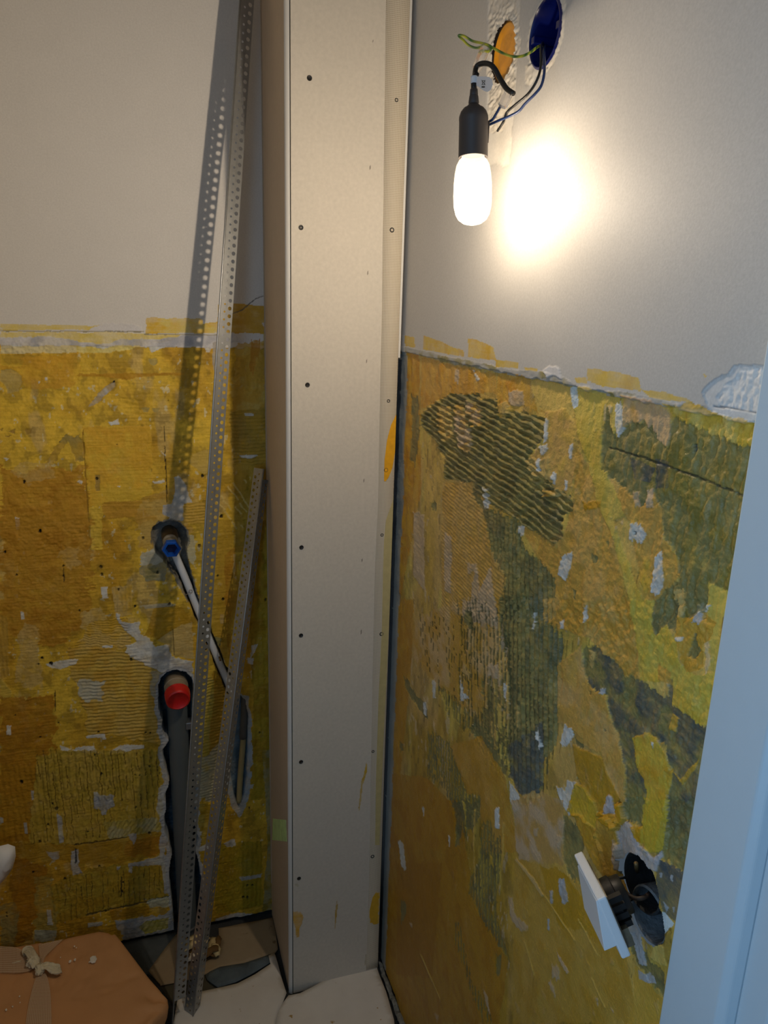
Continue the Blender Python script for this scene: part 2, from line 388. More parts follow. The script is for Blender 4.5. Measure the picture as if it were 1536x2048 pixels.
p(E((850,480),(1000,470),(1050,560),(930,612),(860,660),(790,640)), (172,130,24), e=.003)
p(E((780,470),(940,455),(960,475),(800,490)), (170,160,140), e=.004)
p(E((1110,0),(1270,0),(1270,830),(1220,760),(1140,560)), (186,148,48), e=.004, rgb2=(178,142,40))
p(E((1230,200),(1290,140),(1310,400),(1270,800),(1240,600)), (170,116,24), e=.006, op=.7)
p(E((1270,190),(1310,180),(1330,330),(1280,320)), TN, stripe=(88, .012, .4, -.3), e=.003)
p(E((1180,640),(1215,648),(1212,690),(1185,690)), (140,132,84), e=.002)
p(E((1340,0),(1480,0),(1480,1536),(1375,1536),(1390,1000)), (160,134,30), e=.004, rgb2=(150,116,20), ridge=(90,.014,.0006))
p(E((1375,770),(1410,700),(1415,685),(1380,690)), WH, e=.002); p(E((1360,755),(1395,760),(1390,795),(1360,790)), WH, e=.003)
p(E((1080,850),(1250,900),(1240,1536),(1060,1536),(1090,1000)), (176,150,56), e=.004, ridge=(8, .0075, .0013, .5), rgb2=(170,146,70))
p(E((1170,830),(1250,860),(1230,1180),(1140,1320),(1170,1000)), (168,126,26), e=.004)
p(E((1095,1330),(1200,1220),(1250,1250),(1190,1536),(1070,1536),(1078,1400)), (166,160,142), e=.008, ridge=(5, .008, .0009), op=.8)
# lower
p(E((320,1238),(400,1262),(430,1245),(520,1240),(530,1288),(600,1272),(660,1240),(700,1232),(790,1236),(790,1256),(720,1262),(660,1286),(610,1290),(602,1312),(560,1300),(556,1278),(420,1272),(340,1272)), WH, e=.003, h=.0006)
p(F((200,80),(330,0),(880,0),(890,120),(900,380),(700,470),(590,500),(410,520),(160,512)), (176,148,52), e=.003, ridge=(91, .0135, .0013, .25), rgb2=(184,154,66), h=.0006)
p(E((190,1300),(330,1290),(880,1262),(884,1536),(200,1536)), (176,148,52), e=.003, ridge=(91, .0135, .0013, .25), rgb2=(184,154,66), h=.0006)
p(E((200,1330),(880,1262),(884,1536),(200,1536)), (96,74,22), stripe=(91, .0135, .12, -.2))
p(F((200,0),(880,0),(890,380),(700,470),(180,510)), (96,74,22), stripe=(91, .0135, .12, -.2))
p(F((0,80),(200,90),(160,510),(0,500)), (170,122,22), e=.004, stripe=None, ridge=(91,.012,.0008))
p(F((560,400),(720,380),(860,370),(900,440),(680,478),(600,490)), (170,150,72), e=.003, ridge=(60, .009, .001), rgb2=(170,160,120))
p(F((130,512),(410,526),(690,476),(900,440),(912,570),(780,600),(500,640),(300,600),(0,640),(0,500)), (166,126,28), e=.003, rgb2=(172,138,50))
p(F((700,500),(880,470),(890,560),(820,585),(680,585)), (166,110,20), e=.008, op=.7)
p(F((410,520),(560,500),(700,478),(700,482),(560,508),(412,528)), (90,70,26), e=.001, h=-.0015)
p(F((380,690),(500,650),(640,630),(930,640),(935,800),(700,850),(480,915),(300,960),(276,760)), (164,140,46), e=.003, ridge=(88, .0115, .0012, .4), rgb2=(160,130,34))
p(F((380,690),(930,640),(935,800),(480,915),(300,960)), (90,74,26), stripe=(88, .0115, .14, -.1))
p(F((470,905),(720,850),(940,800),(940,808),(720,860),(470,915)), (84,74,40), e=.001, h=-.0018)
p(F((90,580),(270,640),(200,780),(180,1050),(90,1060),(60,760)), (166,112,12), e=.008, rgb2=(150,104,20))
p(F((0,850),(80,840),(110,900),(90,1070),(0,1080)), (138,128,80), e=.006, op=.8)
p(F((190,700),(280,700),(310,960),(300,1040),(190,1050)), (150,138,74), e=.008, op=.7)
p(F((190,990),(310,990),(300,1052),(190,1052)), (166,166,150), e=.004)
p(F((250,560),(330,560),(320,600),(290,602)), GR, e=.006, op=.8)
p(F((600,880),(820,860),(820,905),(700,925),(610,935)), (168,122,18), e=.004)
p(F((620,936),(850,912),(945,885),(955,1000),(690,1056),(640,990)), GR, e=.006)
p(F((800,820),(930,805),(945,860),(830,870)), (170,168,148), e=.006, hstreak=.01, rough=.001)
p(F((760,980),(800,940),(930,920),(920,980),(800,1010)), (160,148,60), e=.004, ridge=(70, .012, .001))
for q in (((515,228),(540,235),(562,252),(600,245),(622,248),(625,312),(588,330),(584,360),(560,358),(545,330),(515,325)), ((390,560),(430,545),(432,640),(450,680),(400,690),(388,640)), ((700,465),(748,460),(745,500),(735,520),(712,495)), ((705,625),(735,620),(900,575),(930,600),(928,640),(860,632),(780,642),(730,640),(725,680),(708,672)), ((640,640),(660,640),(655,660),(640,660)), ((170,225),(186,228),(184,276),(172,276)), ((130,400),(146,400),(152,462),(134,460)), ((310,350),(340,370),(350,510),(325,510)), ((0,370),(18,372),(18,400),(0,404)), ((255,880),(280,880),(290,960),(262,960)), ((480,950),(560,945),(560,965),(482,975)), ((870,210),(895,190),(940,200),(910,260),(920,360),(940,450),(890,600),(940,700),(950,800),(905,790),(880,600),(870,500),(900,440),(880,380),(858,320))):
    p(F(*q), GR, e=.003, h=.0006, rgb2=(180,178,172))
p(F((410,545),(420,545),(422,620),(412,630)), (60,58,60), e=.002, h=-.001)
p(F((1190,520),(1440,500),(1440,850),(1300,890),(1180,900)), (156,134,28), e=.004, ridge=(90, .011, .0008), rgb2=(150,124,20))
p(F((1080,300),(1190,300),(1160,560),(1080,640),(1060,500)), (160,128,26), e=.004, rgb2=(172,150,70))
for q in (((1085,540),(1140,515),(1150,548),(1090,560)), ((1225,515),(1270,490),(1290,492),(1290,530),(1250,538)), ((1310,705),(1380,690),(1440,680),(1432,700),(1330,722)), ((1360,190),(1390,192),(1385,215),(1362,212)), ((1080,450),(1110,448),(1105,470)), ((1180,930),(1300,895),(1400,905),(1490,868),(1490,900),(1180,968))):
    p(F(*q), GR, e=.004, rgb2=WH)
p(F((1440,0),(1490,0),(1490,890),(1440,890),(1470,500)), (150,140,104), e=.003, rgb2=(140,120,50))
# drill holes
for f, L in ((D, ((132,1107,9),(217,1380,9),(530,1090,8),(1112,1076,9),(1215,1298,10),(785,1418,8),(1095,1460,9),(640,905,3),(922,665,4),(325,890,4))),
             (E, ((25,178,7),(218,62,10),(90,305,6),(553,260,9),(557,302,9),(345,255,6),(345,310,6),(740,475,7),(650,385,7),(930,462,9),(865,290,8),(1225,435,8),(1195,308,6),(230,760,8),(280,790,11),(720,768,10),(210,793,5),(435,500,6),(117,1440,8),(555,1395,7),(220,1195,6),(320,1115,5),(1128,705,8),(1460,440,7),(1205,770,7),(1425,1168,5),(870,1133,5),(800,1168,5),(825,1170,5),(520,1290,4),(820,1350,7),(740,1402,4),(765,1402,4),(800,1400,4),(828,1398,4),(875,1392,4),(540,1165,6),(80,1075,3))),
             (F, ((118,180,10),(288,295,6),(310,325,10),(217,505,9),(262,412,6),(480,450,6),(412,524,6),(182,672,7),(356,710,8),(820,460,9),(745,318,5),(578,890,6),(675,730,6),(672,780,6),(545,640,6),(36,900,5),(36,915,5),(1370,320,6),(1358,745,6),(1385,745,6),(1335,810,7),(1357,810,7)))):
    for x, y, r in L:
        n = 7; r *= 1.0
        p(f(*[(x+r*(.8+.35*random.Random(x+y+i).random())*math.cos(i*6.283/n), y+r*1.1*math.sin(i*6.283/n)) for i in range(n)]), (38,28,16), e=.0008, h=-.004)
for q in (((297,940),(303,940),(306,1052),(300,1056)), ((343,300),(350,250),(355,330),(346,350)), ((948,600),(952,600),(958,745),(953,745))):
    p(E(*q), (70,54,24), e=.0008, h=-.001)
for q in (((664,700),(672,700),(668,800),(660,820)),):
    p(F(*q), (46,38,24), e=.001, h=-.001)
# chases cut into the wall
def chase(poly, dep, rgb, rgb2=None, e=.0015):
    sl, ins = B.set_h(poly, -dep, e)
    B.paint(poly, rgb, e=e, rgb2=rgb2, rough=.002)
rim = [(312,1392),(313,1368),(320,1350),(335,1339),(352,1335),(372,1338),(386,1350),(392,1370),(392,1500),(398,1540),(396,1570),(402,1600),(396,1640),(402,1680),(398,1710),(410,1760),(411,1830),(400,1880),(346,1880),(340,1830),(334,1780),(330,1740),(334,1690),(324,1660),(320,1640),(326,1610),(318,1590),(328,1565),(318,1530),(316,1500),(322,1480),(312,1465),(316,1440),(306,1415)]
p(rim, GR, e=.003, h=-.001)
chase([(318,1392),(317,1372),(322,1356),(335,1345),(352,1341),(370,1344),(382,1355),(387,1372),(386,1440),(386,1500),(391,1540),(388,1555),(397,1580),(389,1602),(395,1628),(388,1642),(397,1680),(391,1702),(404,1760),(406,1810),(402,1885),(350,1885),(348,1840),(341,1785),(338,1745),(343,1712),(342,1700),(330,1662),(328,1642),(333,1617),(329,1592),(336,1577),(340,1563),(327,1527),(325,1502),(334,1488),(338,1480),(324,1464),(325,1442),(317,1415)], .062, (56,84,104), (44,62,78))
p([(330,1120),(312,1105),(303,1090),(300,1072),(304,1055),(316,1043),(338,1037),(362,1043),(376,1060),(379,1085),(372,1105),(384,1150),(398,1190),(404,1215),(390,1230),(370,1195),(350,1160)], (120,116,112), e=.002, h=-.0015)
chase([(325,1118),(312,1108),(304,1090),(302,1072),(306,1055),(318,1046),(340,1041),(360,1046),(372,1060),(376,1082),(371,1100),(384,1157),(400,1206),(420,1251),(451,1332),(468,1350),(470,1400),(456,1393),(394,1247),(357,1157),(340,1135)], .032, (112,110,108), (84,84,86))
p([(476,1385),(496,1395),(504,1440),(504,1500),(502,1560),(494,1610),(478,1640),(462,1608),(452,1560),(456,1500)], (152,164,178), e=.004, rgb2=GR)
chase([(480,1390),(492,1402),(497,1440),(496,1500),(494,1560),(488,1596),(478,1618),(468,1592),(462,1550),(464,1450),(470,1400)], .028, (120,140,160), (96,116,134))
# dark gap under the plaster
g = B.Z < .012+.003*B.w1
B.col[g] = np.array(lin((22, 24, 26))); B.h[g] = -.05
B.col[..., 1] *= np.where(low, 1.06, 1); B.col[..., 0] *= np.where(low, 1.02, 1)
back = B.build('wall_back', paint_mat('old_paint', .62, .25, 500., .05, 350., .3)); tag(back, kind='structure')

# ================================================================== right wall
pxs = np.arange(764, 1500, 1.7); ys_ = np.array([on(x, 1500, 0, XR)[1] for x in pxs]); ys_ = ys_[(ys_ > .475)]
ys_ = np.concatenate([[1.60, 1.5], ys_[ys_ < 1.40]])[::-1]
zs = np.concatenate([[-.02, -.005], np.arange(.0, .70, .0026), np.arange(.70, 1.52, .0011), np.arange(1.5225, 1.72, .0025), np.arange(1.72, 1.87, .0013), np.arange(1.8725, 2.06, .003), np.arange(2.07, 2.52, .02)])
Rw = Wall(0, XR, ys_, zs, 1)
Rw.col[:] = np.array(lin((184, 180, 174))); Rw.col *= (1+.015*Rw.mid)[..., None]
Rw.h += .0004*Rw.big
p = Rw.paint
A = T(780, 640, 2.032); Q = T(760, 1200, 2.194); R3 = T(760, 1600, 1.979); G = T(1100, 1500, 4.55); K = T(1300, 650, 3.151)
def rdir(a, b):
    a, b = Rw.uv(a), Rw.uv(b); return math.degrees(math.atan2(b[1]-a[1], b[0]-a[0]))
lowR = Rw.Z < 1.416+.003*Rw.w2
Rw.rel = np.where(lowR, 1, .1)
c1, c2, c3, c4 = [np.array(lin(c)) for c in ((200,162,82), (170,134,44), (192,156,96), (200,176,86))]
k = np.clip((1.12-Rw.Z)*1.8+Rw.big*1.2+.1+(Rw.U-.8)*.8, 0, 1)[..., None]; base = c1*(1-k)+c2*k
k = np.clip((fbm(Rw.U*16+5, Rw.Z*6+3, 3)-.0)*4, 0, 1)[..., None]; base = base*(1-k*.6)+c3*k*.6
k = np.clip((fbm(Rw.U*20+55, Rw.Z*7+3, 3)-.25)*5, 0, 1)[..., None]; base = base*(1-k*.6)+c4*k*.6
base *= (1+.06*Rw.fine+.08*Rw.st)[..., None]
fl = fbm(Rw.U*110+7, Rw.Z*45+3, 3); base = np.where((fl > .5)[..., None], base*.4+np.array(lin((196,172,140)))*.6, base)
fl2 = fbm(Rw.U*70+27, Rw.Z*30+13, 4); base = base*(1-.25*np.clip((fl2-.12)*5, 0, 1)[..., None]); base = base*(1+.16*np.clip((-fl2-.15)*5, 0, 1)[..., None])
sc1 = np.abs(fbm(Rw.U*150+90, Rw.Z*7+4, 2)) < .018; base = np.where((sc1 & (Rw.mid > .05))[..., None], base*.5, base)
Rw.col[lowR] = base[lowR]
Rw.h += np.where(lowR, .0007*np.clip(fl2*3, -1, 1)*np.clip((Rw.Z-.75)*3, .25, 1)+np.where(fl > .5, .0005, 0), 0)
kk = np.clip((Rw.Z-.75)*3, .25, 1)
Rw.h += np.where(lowR, kk*(.0011*Rw.mid+.0005*Rw.w1+.0005*Rw.fine+.0005*Rw.st)-.0035, 0)
def OLV(poly, **kw):
    d = dict(e=.004, streak=.004, h=-.0012, rough=.0007, rgb2=(106, 100, 68), var=.12); d.update(kw); return p(poly, OL, **d)
# painted brush edge above the plaster step
for q in (((58,62),(100,70),(102,112),(60,105)), ((135,62),(210,88),(250,108),(300,124),(302,150),(135,120)), ((318,76),(350,80),(420,108),(432,165),(318,150)), ((430,160),(520,172),(522,198),(430,190)), ((545,192),(600,196),(600,212),(550,205)), ((800,195),(900,208),(1010,235),(1022,292),(870,268),(802,250)), ((750,235),(800,235),(800,262),(760,255)), ((1020,280),(1110,292),(1200,318),(1240,340),(1060,318)), ((1270,220),(1292,224),(1280,236))):
    p(A(*q), (204,174,84), e=.0015, rgb2=(196,158,56))
p(A((40,104),(120,122),(250,152),(380,176),(480,202),(620,208),(700,230),(760,266),(860,285),(960,296),(1060,316),(1180,346),(1300,345),(1300,362),(1180,362),(1060,336),(960,318),(860,305),(760,288),(700,262),(620,238),(480,226),(380,200),(250,180),(120,146),(40,128)), (164,162,156), e=.003, rgb2=(140,130,80), rough=.0007, h=.0004)
p(A((620,205),(650,186),(690,196),(700,236),(660,226),(640,234)), WH, e=.002, h=.001)
p(A((40,60),(60,62),(62,180),(40,200)), (196,192,186), e=.002)
# rough stucco patch by the door frame
p(A((1266,292),(1318,240),(1375,220),(1400,184),(1440,182),(1560,190),(1560,440),(1380,402),(1300,368)), (204,204,202), e=.002, h=-.0009)
sl, ins = p(A((1320,310),(1350,262),(1400,240),(1425,200),(1560,196),(1560,400),(1430,372),(1330,345)), (216,214,210), e=.003)
Rw.h[sl] += np.where(ins, -.0006+.0012*fbm(Rw.U[sl]*260, Rw.Z[sl]*220, 3), 0)
p(A((1308,345),(1400,358),(1560,392),(1560,396),(1400,364),(1308,352)), (140,140,140), e=.001, h=-.001)
p(A((1100,338),(1180,358),(1220,330),(1260,345),(1300,366),(1380,402),(1560,430),(1560,540),(1400,506),(1290,465),(1200,430),(1140,400)), (200,164,58), e=.004, rough=.0007, rgb2=(206,186,110))
# colour areas, top part
p(A((60,130),(110,140),(118,700),(20,1219),(15,1219),(30,700)), (184,128,30), e=.003, rgb2=(192,144,40))
p(A((120,150),(230,180),(420,220),(430,300),(240,300),(120,360)), (196,146,58), e=.004, rgb2=(190,134,40))
p(A((430,215),(560,240),(560,330),(620,380),(430,330)), (198,150,60), e=.004, streak=.006, rgb2=(190,130,36))
p(A((560,245),(720,265),(740,400),(640,360),(590,370)), (206,172,92), e=.004, streak=.004)
p(A((620,370),(700,360),(740,420),(750,600),(700,760),(600,600),(560,560),(620,500)), (194,152,86), e=.005, rgb2=(198,158,74), h=.001)
p(A((720,265),(868,292),(852,400),(850,580),(905,690),(955,770),(900,830),(965,1000),(1040,1219),(980,1219),(900,900),(830,740),(800,600),(760,480),(740,380)), (204,176,84), e=.004, rgb2=(200,166,66), h=.0008)
p(A((720,270),(750,272),(752,350),(730,360)), (196,204,212), e=.003)
p(A((740,500),(800,600),(830,740),(900,900),(960,1219),(700,1219),(520,830),(690,880),(740,720)), (192,146,66), e=.005, rgb2=(198,154,84), rough=.0006)
p(A((930,650),(1000,760),(1060,680),(1085,760),(1100,900),(1160,960),(1170,1040),(1100,1110),(1040,1219),(960,830),(910,700)), (194,148,72), e=.005, rgb2=(198,158,60), rough=.0007)
p(A((215,660),(330,660),(420,780),(400,950),(460,1060),(440,1219),(200,1219),(205,700)), (194,148,70), e=.005, rgb2=(190,150,84), rough=.0007, ridge=(rdir((900,980),(960,1030)), .006, .0005))
p(A((940,308),(1060,328),(1120,380),(1132,440),(1112,512),(1066,484),(1020,408),(970,420),(930,440),(936,360)), (194,160,124), e=.003, rgb2=(198,150,80), h=.0008)
a1 = rdir((914,838), (1140,976)); p1 = .0092
O1 = A((178,335),(240,300),(350,298),(362,322),(430,322),(432,402),(480,372),(540,378),(622,398),(612,480),(550,562),(600,600),(660,680),(730,722),(738,770),(690,800),(692,882),(650,917),(600,882),(520,822),(420,762),(330,702),(330,662),(215,642),(215,562),(168,480),(128,440),(115,385))
OLV(O1, ridge=(a1, p1, .0042, .3), streak=.002)
OLV(A((75,310),(108,318),(112,480),(92,600),(74,560),(80,420)), streak=.01)
for q, c in ((((190,350),(240,350),(250,470),(215,500),(190,440)), TN), (((255,350),(280,345),(300,400),(328,500),(310,545),(270,512),(256,430)), PK), (((300,320),(360,360),(366,430),(330,430),(300,370)), PK),
          (((430,340),(470,330),(475,385),(435,380)), TN), (((545,560),(600,570),(640,560),(660,650),(580,640),(545,600)), TN), (((610,690),(670,690),(672,720),(620,716)), TN)):
    p(A(*q), c, e=.005, h=.002, rgb2=(192,150,70), rough=.001)
a2 = rdir((1000,1150), (1003,1400))
stem = A((380,762),(520,820),(512,862),(540,940),(620,1000),(662,1060),(662,1225),(438,1225),(460,1060),(410,950),(384,850))
OLV(stem, ridge=(a2, .0115, .0018), streak=.006)
OLV(A((330,690),(380,760),(390,860),(370,780),(335,730)))
OLV(A((870,345),(880,430),(905,470),(960,425),(1010,412),(1062,440),(1082,500),(1112,512),(1140,398),(1290,465),(1400,505),(1560,545),(1560,1300),(1450,1300),(1350,1105),(1276,1062),(1270,1225),(1048,1225),(1100,1100),(1168,1050),(1152,950),(1104,900),(1082,750),(1062,680),(1002,762),(942,680),(850,605),(848,500),(862,400)), streak=.003, ridge=(90, .013, .0009, .6), rgb2=(120,108,52))
p(A((870,515),(1060,570),(1220,630),(1440,720),(1440,730),(1220,640),(1060,580),(870,522)), (60,58,44), e=.002, h=-.0015)
p(A((1060,560),(1120,580),(1110,690),(1070,680)), (66,70,78), e=.008, op=.7); p(A((960,560),(1060,600),(1040,660),(980,650)), (70,74,84), e=.008, op=.7)
p(A((1215,500),(1232,505),(1230,540),(1216,535)), DK, e=.002, h=-.003)
p(A((1270,1062),(1360,1100),(1300,1560),(1280,1225)), (196,170,80), e=.003)
# small flakes
for q, c in ((((904,338),(930,340),(940,440),(916,476),(900,440)), WH), (((475,285),(530,285),(538,350),(500,355),(475,340)), PK), (((368,680),(388,690),(396,765),(376,765)), WH), (((690,960),(730,940),(722,1010),(702,1062),(674,1030)), WH),
             (((960,828),(1010,830),(1032,868),(1012,912),(958,890)), WH), (((1068,960),(1092,948),(1102,1060),(1082,1122),(1048,1110),(1062,1010)), WH), (((90,778),(132,790),(136,1105),(90,1040)), PK), (((214,860),(242,880),(240,1115),(214,1100)), PK),
             (((320,1100),(345,990),(355,1100),(400,1000),(430,1225),(320,1225)), PK), (((620,400),(636,400),(634,480),(620,500)), WH), (((600,510),(632,500),(634,530),(610,550)), WH), (((255,200),(275,200),(272,262),(258,250)), PK), (((330,200),(360,240),(345,250)), WH),
             (((590,560),(606,560),(604,620),(594,610)), WH), (((655,615),(670,620),(664,672),(652,665)), WH), (((700,650),(716,650),(712,690),(702,690)), WH), (((720,510),(738,500),(730,560),(716,560)), WH), (((510,840),(535,830),(535,880),(515,880)), WH), (((770,740),(850,740),(850,770),(780,770)), OC),
             (((1030,690),(1060,680),(1060,760),(1030,760)), PK), (((970,700),(1000,700),(1005,760),(985,760)), PK), (((300,990),(340,990),(350,1020),(310,1030)), PK), (((1230,1160),(1290,1160),(1270,1200),(1220,1200)), WH), (((1140,1090),(1180,1100),(1185,1180),(1160,1215),(1145,1180)), TN),
             (((805,950),(830,955),(828,985),(805,980)), OL), (((864,900),(880,905),(876,930)), OL), (((730,1095),(745,1100),(740,1140)), OL), (((160,740),(180,740),(178,775),(165,775)), OL), (((775,1150),(795,1150),(790,1219),(775,1219)), WH)):
    p(A(*q), c, e=.003, streak=.003, h=.0008 if c is not OL else -.001, rough=.0006)
p(A((978,860),(990,862),(988,875),(980,874)), DK, e=.0005, h=-.002)
# middle
p(Q((700,90),(900,170),(1060,330),(1120,200),(1080,0),(700,0)), (192,144,62), e=.005, rgb2=(196,154,86), rough=.001)
p(Q((50,0),(140,0),(130,300),(90,700),(40,1100),(30,900)), (180,126,24), e=.004, rgb2=(188,138,34))
p(Q((130,100),(330,0),(520,0),(500,300),(440,540),(240,380),(140,250)), (188,142,58), e=.005, rgb2=(196,160,110), streak=.01)
p(Q((350,0),(500,0),(500,120),(420,110),(350,60)), PK, e=.004, streak=.008)
OLV(Q((355,50),(395,50),(400,130),(360,120)), streak=.01)
OLV(Q((510,-8),(690,-8),(702,90),(770,130),(800,210),(780,300),(782,480),(762,640),(712,700),(702,820),(690,860),(640,892),(610,850),(560,770),(540,640),(560,520),(545,260),(515,200)), ridge=(a2, .0122, .0022, .25), streak=.008)
p(A((400,800),(510,860),(540,940),(650,1060),(662,1225),(438,1225),(455,1060)), (88,84,50), e=.003, streak=.02, stripe=(a2, .0118, .36, -.5), h=-.0012, var=.12)  # dark stripes put the shade of the ridge grooves into the colour
p(Q((515,0),(690,0),(800,210),(780,480),(760,640),(700,860),(640,890),(560,770),(540,640)), (86,84,56), e=.003, streak=.02, stripe=(a2, .0118, .36, -.55), h=-.0012, var=.12)  # groove shade further down the stem, painted as dark stripes
p(Q((545,640),(700,540),(700,820),(640,890),(560,780)), (78,82,86), e=.012, op=.75)
p(Q((330,0),(520,0),(560,300),(560,760),(380,580),(240,400),(240,360),(330,440),(340,200)), (82,82,54), e=.003, streak=.02, stripe=(a2, .0118, .42, -.15), h=-.0018, var=.15)
p(Q((400,0),(520,0),(540,260),(560,520),(470,420),(440,200)), PK, e=.003, streak=.02, stripe=(a2, .0118, .30, .05), op=.7)
p(Q((140,80),(420,60),(420,360),(360,420),(200,300)), (74,70,36), e=.003, streak=.02, stripe=(a2, .0105, .20, .06), h=-.0014)
OLV(Q((370,560),(440,560),(540,720),(545,790),(440,670)), streak=.02)
OLV(Q((430,360),(540,360),(545,700),(440,560)), streak=.02, stripe=(a2, .0115, .62, -.3))
OLV(Q((244,372),(330,440),(400,520),(436,545),(436,640),(400,604),(300,520)), stripe=(a2, .0115, .62, -.3), streak=.01)
OLV(Q((94,345),(110,345),(150,420),(192,450),(202,535),(170,492),(108,400)), streak=.006)
OLV(Q((200,588),(242,588),(300,640),(330,740),(362,780),(372,850),(430,858),(432,940),(384,958),(384,1020),(330,1100),(312,900),(262,820),(200,770)), stripe=(a2, .012, .74, -.5), streak=.01)
OLV(Q((78,620),(92,630),(92,670),(80,665)), streak=.006)
for q in (((235,600),(290,620),(300,820),(262,760)),):
    p(Q(*q), PK, e=.003, streak=.01, stripe=(a2, .012, .3, -.4))
OLV(Q((880,212),(930,198),(985,240),(1032,272),(1062,332),(1130,360),(1252,432),(1250,356),(1272,356),(1262,462),(1340,510),(1412,562),(1500,600),(1500,1100),(1236,1100),(1252,860),(1240,762),(1262,742),(1232,622),(1150,590),(1110,604),(1112,702),(1162,842),(1142,1002),(1070,962),(1062,742),(1032,602),(1002,522),(985,422),(902,362),(880,292)), e=.004, rgb2=(80,84,80), rough=.001)
OLV(Q((835,570),(880,616),(884,664),(850,645)))
p(Q((770,290),(870,200),(885,300),(900,370),(982,425),(1000,522),(1030,602),(1060,742),(1062,870),(1020,900),(960,680),(850,622),(832,560),(770,540)), (196,156,96), e=.005, rgb2=(192,148,72), h=.0008)
p(Q((770,0),(1080,0),(1112,200),(1130,360),(1062,330),(1000,250),(930,190),(880,150),(790,130)), (190,144,60), e=.004, rough=.0007, rgb2=(196,156,84))
p(Q((1080,0),(1190,0),(1182,100),(1202,160),(1242,108),(1282,180),(1302,272),(1370,330),(1440,330),(1500,340),(1500,600),(1412,560),(1262,462),(1272,356),(1250,352),(1130,362),(1112,200)), (196,172,74), e=.004, rough=.0008, rgb2=(198,164,60))
OLV(Q((1186,0),(1290,0),(1290,60),(1282,152),(1242,104),(1202,158),(1182,100)), e=.003)
OLV(Q((1320,0),(1420,0),(1412,60),(1340,80)), e=.003)
p(Q((1290,62),(1340,80),(1410,62),(1462,100),(1440,180),(1400,200),(1402,300),(1330,320),(1282,180)), (194,146,54), e=.004, rough=.001)
OLV(Q((1332,240),(1370,150),(1392,230),(1350,270)))
p(Q((1200,280),(1262,320),(1262,380),(1210,350)), (194,146,66), e=.003)
p(Q((1092,602),(1150,590),(1202,604),(1242,680),(1272,762),(1252,862),(1242,1110),(1146,1110),(1148,1000),(1162,842),(1112,732)), (200,166,60), e=.004, rgb2=(192,144,40), h=.0012)
p(Q((1260,740),(1300,790),(1380,700),(1370,740),(1310,820)), (190,150,52), e=.003, h=.001)
p(Q((1270,500),(1300,520),(1280,580),(1250,560)), (192,150,60), e=.003, h=.001)
p(Q((840,640),(960,690),(1010,800),(1060,900),(960,950),(850,770)), (176,132,36), e=.003, h=.0012)
p(Q((0,760),(200,780),(310,900),(330,1100),(40,1100)), (178,128,30), e=.004, rgb2=(172,120,22))
p(Q((300,640),(430,600),(545,790),(560,900),(600,1110),(440,1110),(430,860),(370,850)), (182,134,44), e=.004, rgb2=(188,142,64))
p(Q((600,860),(700,840),(760,900),(800,1110),(590,1110)), (188,150,92), e=.006, rgb2=PK)
for q, c in ((((800,550),(835,560),(842,602),(800,652),(780,622)), WH), (((560,800),(602,850),(612,902),(580,942),(560,870)), WH), (((760,820),(800,840),(812,790),(852,800),(842,900),(822,952),(790,902)), WH), (((990,860),(1008,850),(1022,940),(980,930)), GR),
             (((668,592),(682,560),(697,640),(684,658)), WH), (((902,215),(932,230),(916,302),(902,290)), TN), (((340,320),(352,400),(382,432),(342,442)), WH), (((462,282),(510,290),(520,400),(500,350),(455,330)), PK), (((495,910),(516,915),(516,1002),(497,1002)), WH),
             (((655,60),(672,60),(668,135),(655,130)), WH), (((880,60),(900,20),(900,90),(884,100)), WH), (((530,370),(548,380),(545,445),(530,430)), WH), (((580,470),(595,460),(595,560),(585,560)), TN), (((220,350),(238,360),(236,430),(224,430)), WH), (((180,450),(195,450),(192,510),(182,500)), WH),
             (((1370,70),(1400,60),(1395,105),(1360,100)), GR), (((1282,165),(1320,168),(1310,185),(1285,180)), WH), (((1230,900),(1248,905),(1244,950),(1236,950)), WH), (((955,385),(980,388),(975,412),(958,410)), GR), (((780,95),(800,90),(800,130),(785,130)), WH), (((1180,620),(1195,625),(1190,650)), WH)):
    p(Q(*q), c, e=.003, streak=.003, h=.0008, rough=.0006)
for x, y, r in ((915,410,7),(235,123,6),(975,575,4),(855,783,4),(898,785,4),(1045,885,8),(733,325,3)):
    p(Q(*[(x+r*.7*math.cos(i*.9), y+r*1.3*math.sin(i*.9)) for i in range(7)]), (50,34,20), e=.0006, h=-.003)
# lower part
p(R3((0,0),(300,0),(360,350),(500,650),(460,887),(60,887),(10,640)), (178,128,28), e=.004, rgb2=(166,114,18))
p(R3((60,250),(240,250),(200,700),(60,700)), (164,112,18), e=.006)
p(R3((510,0),(720,0),(720,260),(540,240)), (186,146,84), e=.006, rgb2=PK)
p(R3((520,230),(820,330),(960,560),(1000,887),(520,887)), (190,150,66), e=.005, rgb2=(184,140,50))
p(R3((620,260),(720,280),(900,560),(700,500)), (180,136,34), e=.006)
p(R3((1000,660),(1110,790),(1090,900),(980,900)), (194,152,60), e=.005)
OLV(R3((270,0),(320,0),(320,60),(305,180),(290,190),(290,60)), streak=.01)
OLV(R3((325,0),(390,0),(385,60),(355,125),(335,125)), streak=.01)
OLV(R3((395,90),(430,86),(446,160),(470,140),(468,300),(450,380),(455,480),(480,560),(505,645),(470,590),(410,500),(340,358),(352,300),(385,240)), streak=.008, stripe=(a2, .0115, .8, -.7))
OLV(R3((75,400),(95,410),(96,455),(76,495)), streak=.006)
OLV(R3((450,610),(470,620),(464,700),(452,690)), streak=.01)
OLV(R3((285,480),(305,480),(330,620),(360,730),(400,790),(440,887),(400,887),(345,740),(290,560)), stripe=(a2, .0115, .5, -.5), streak=.012)
OLV(R3((718,70),(762,92),(802,150),(782,250),(790,340),(755,315),(718,262),(714,160)))
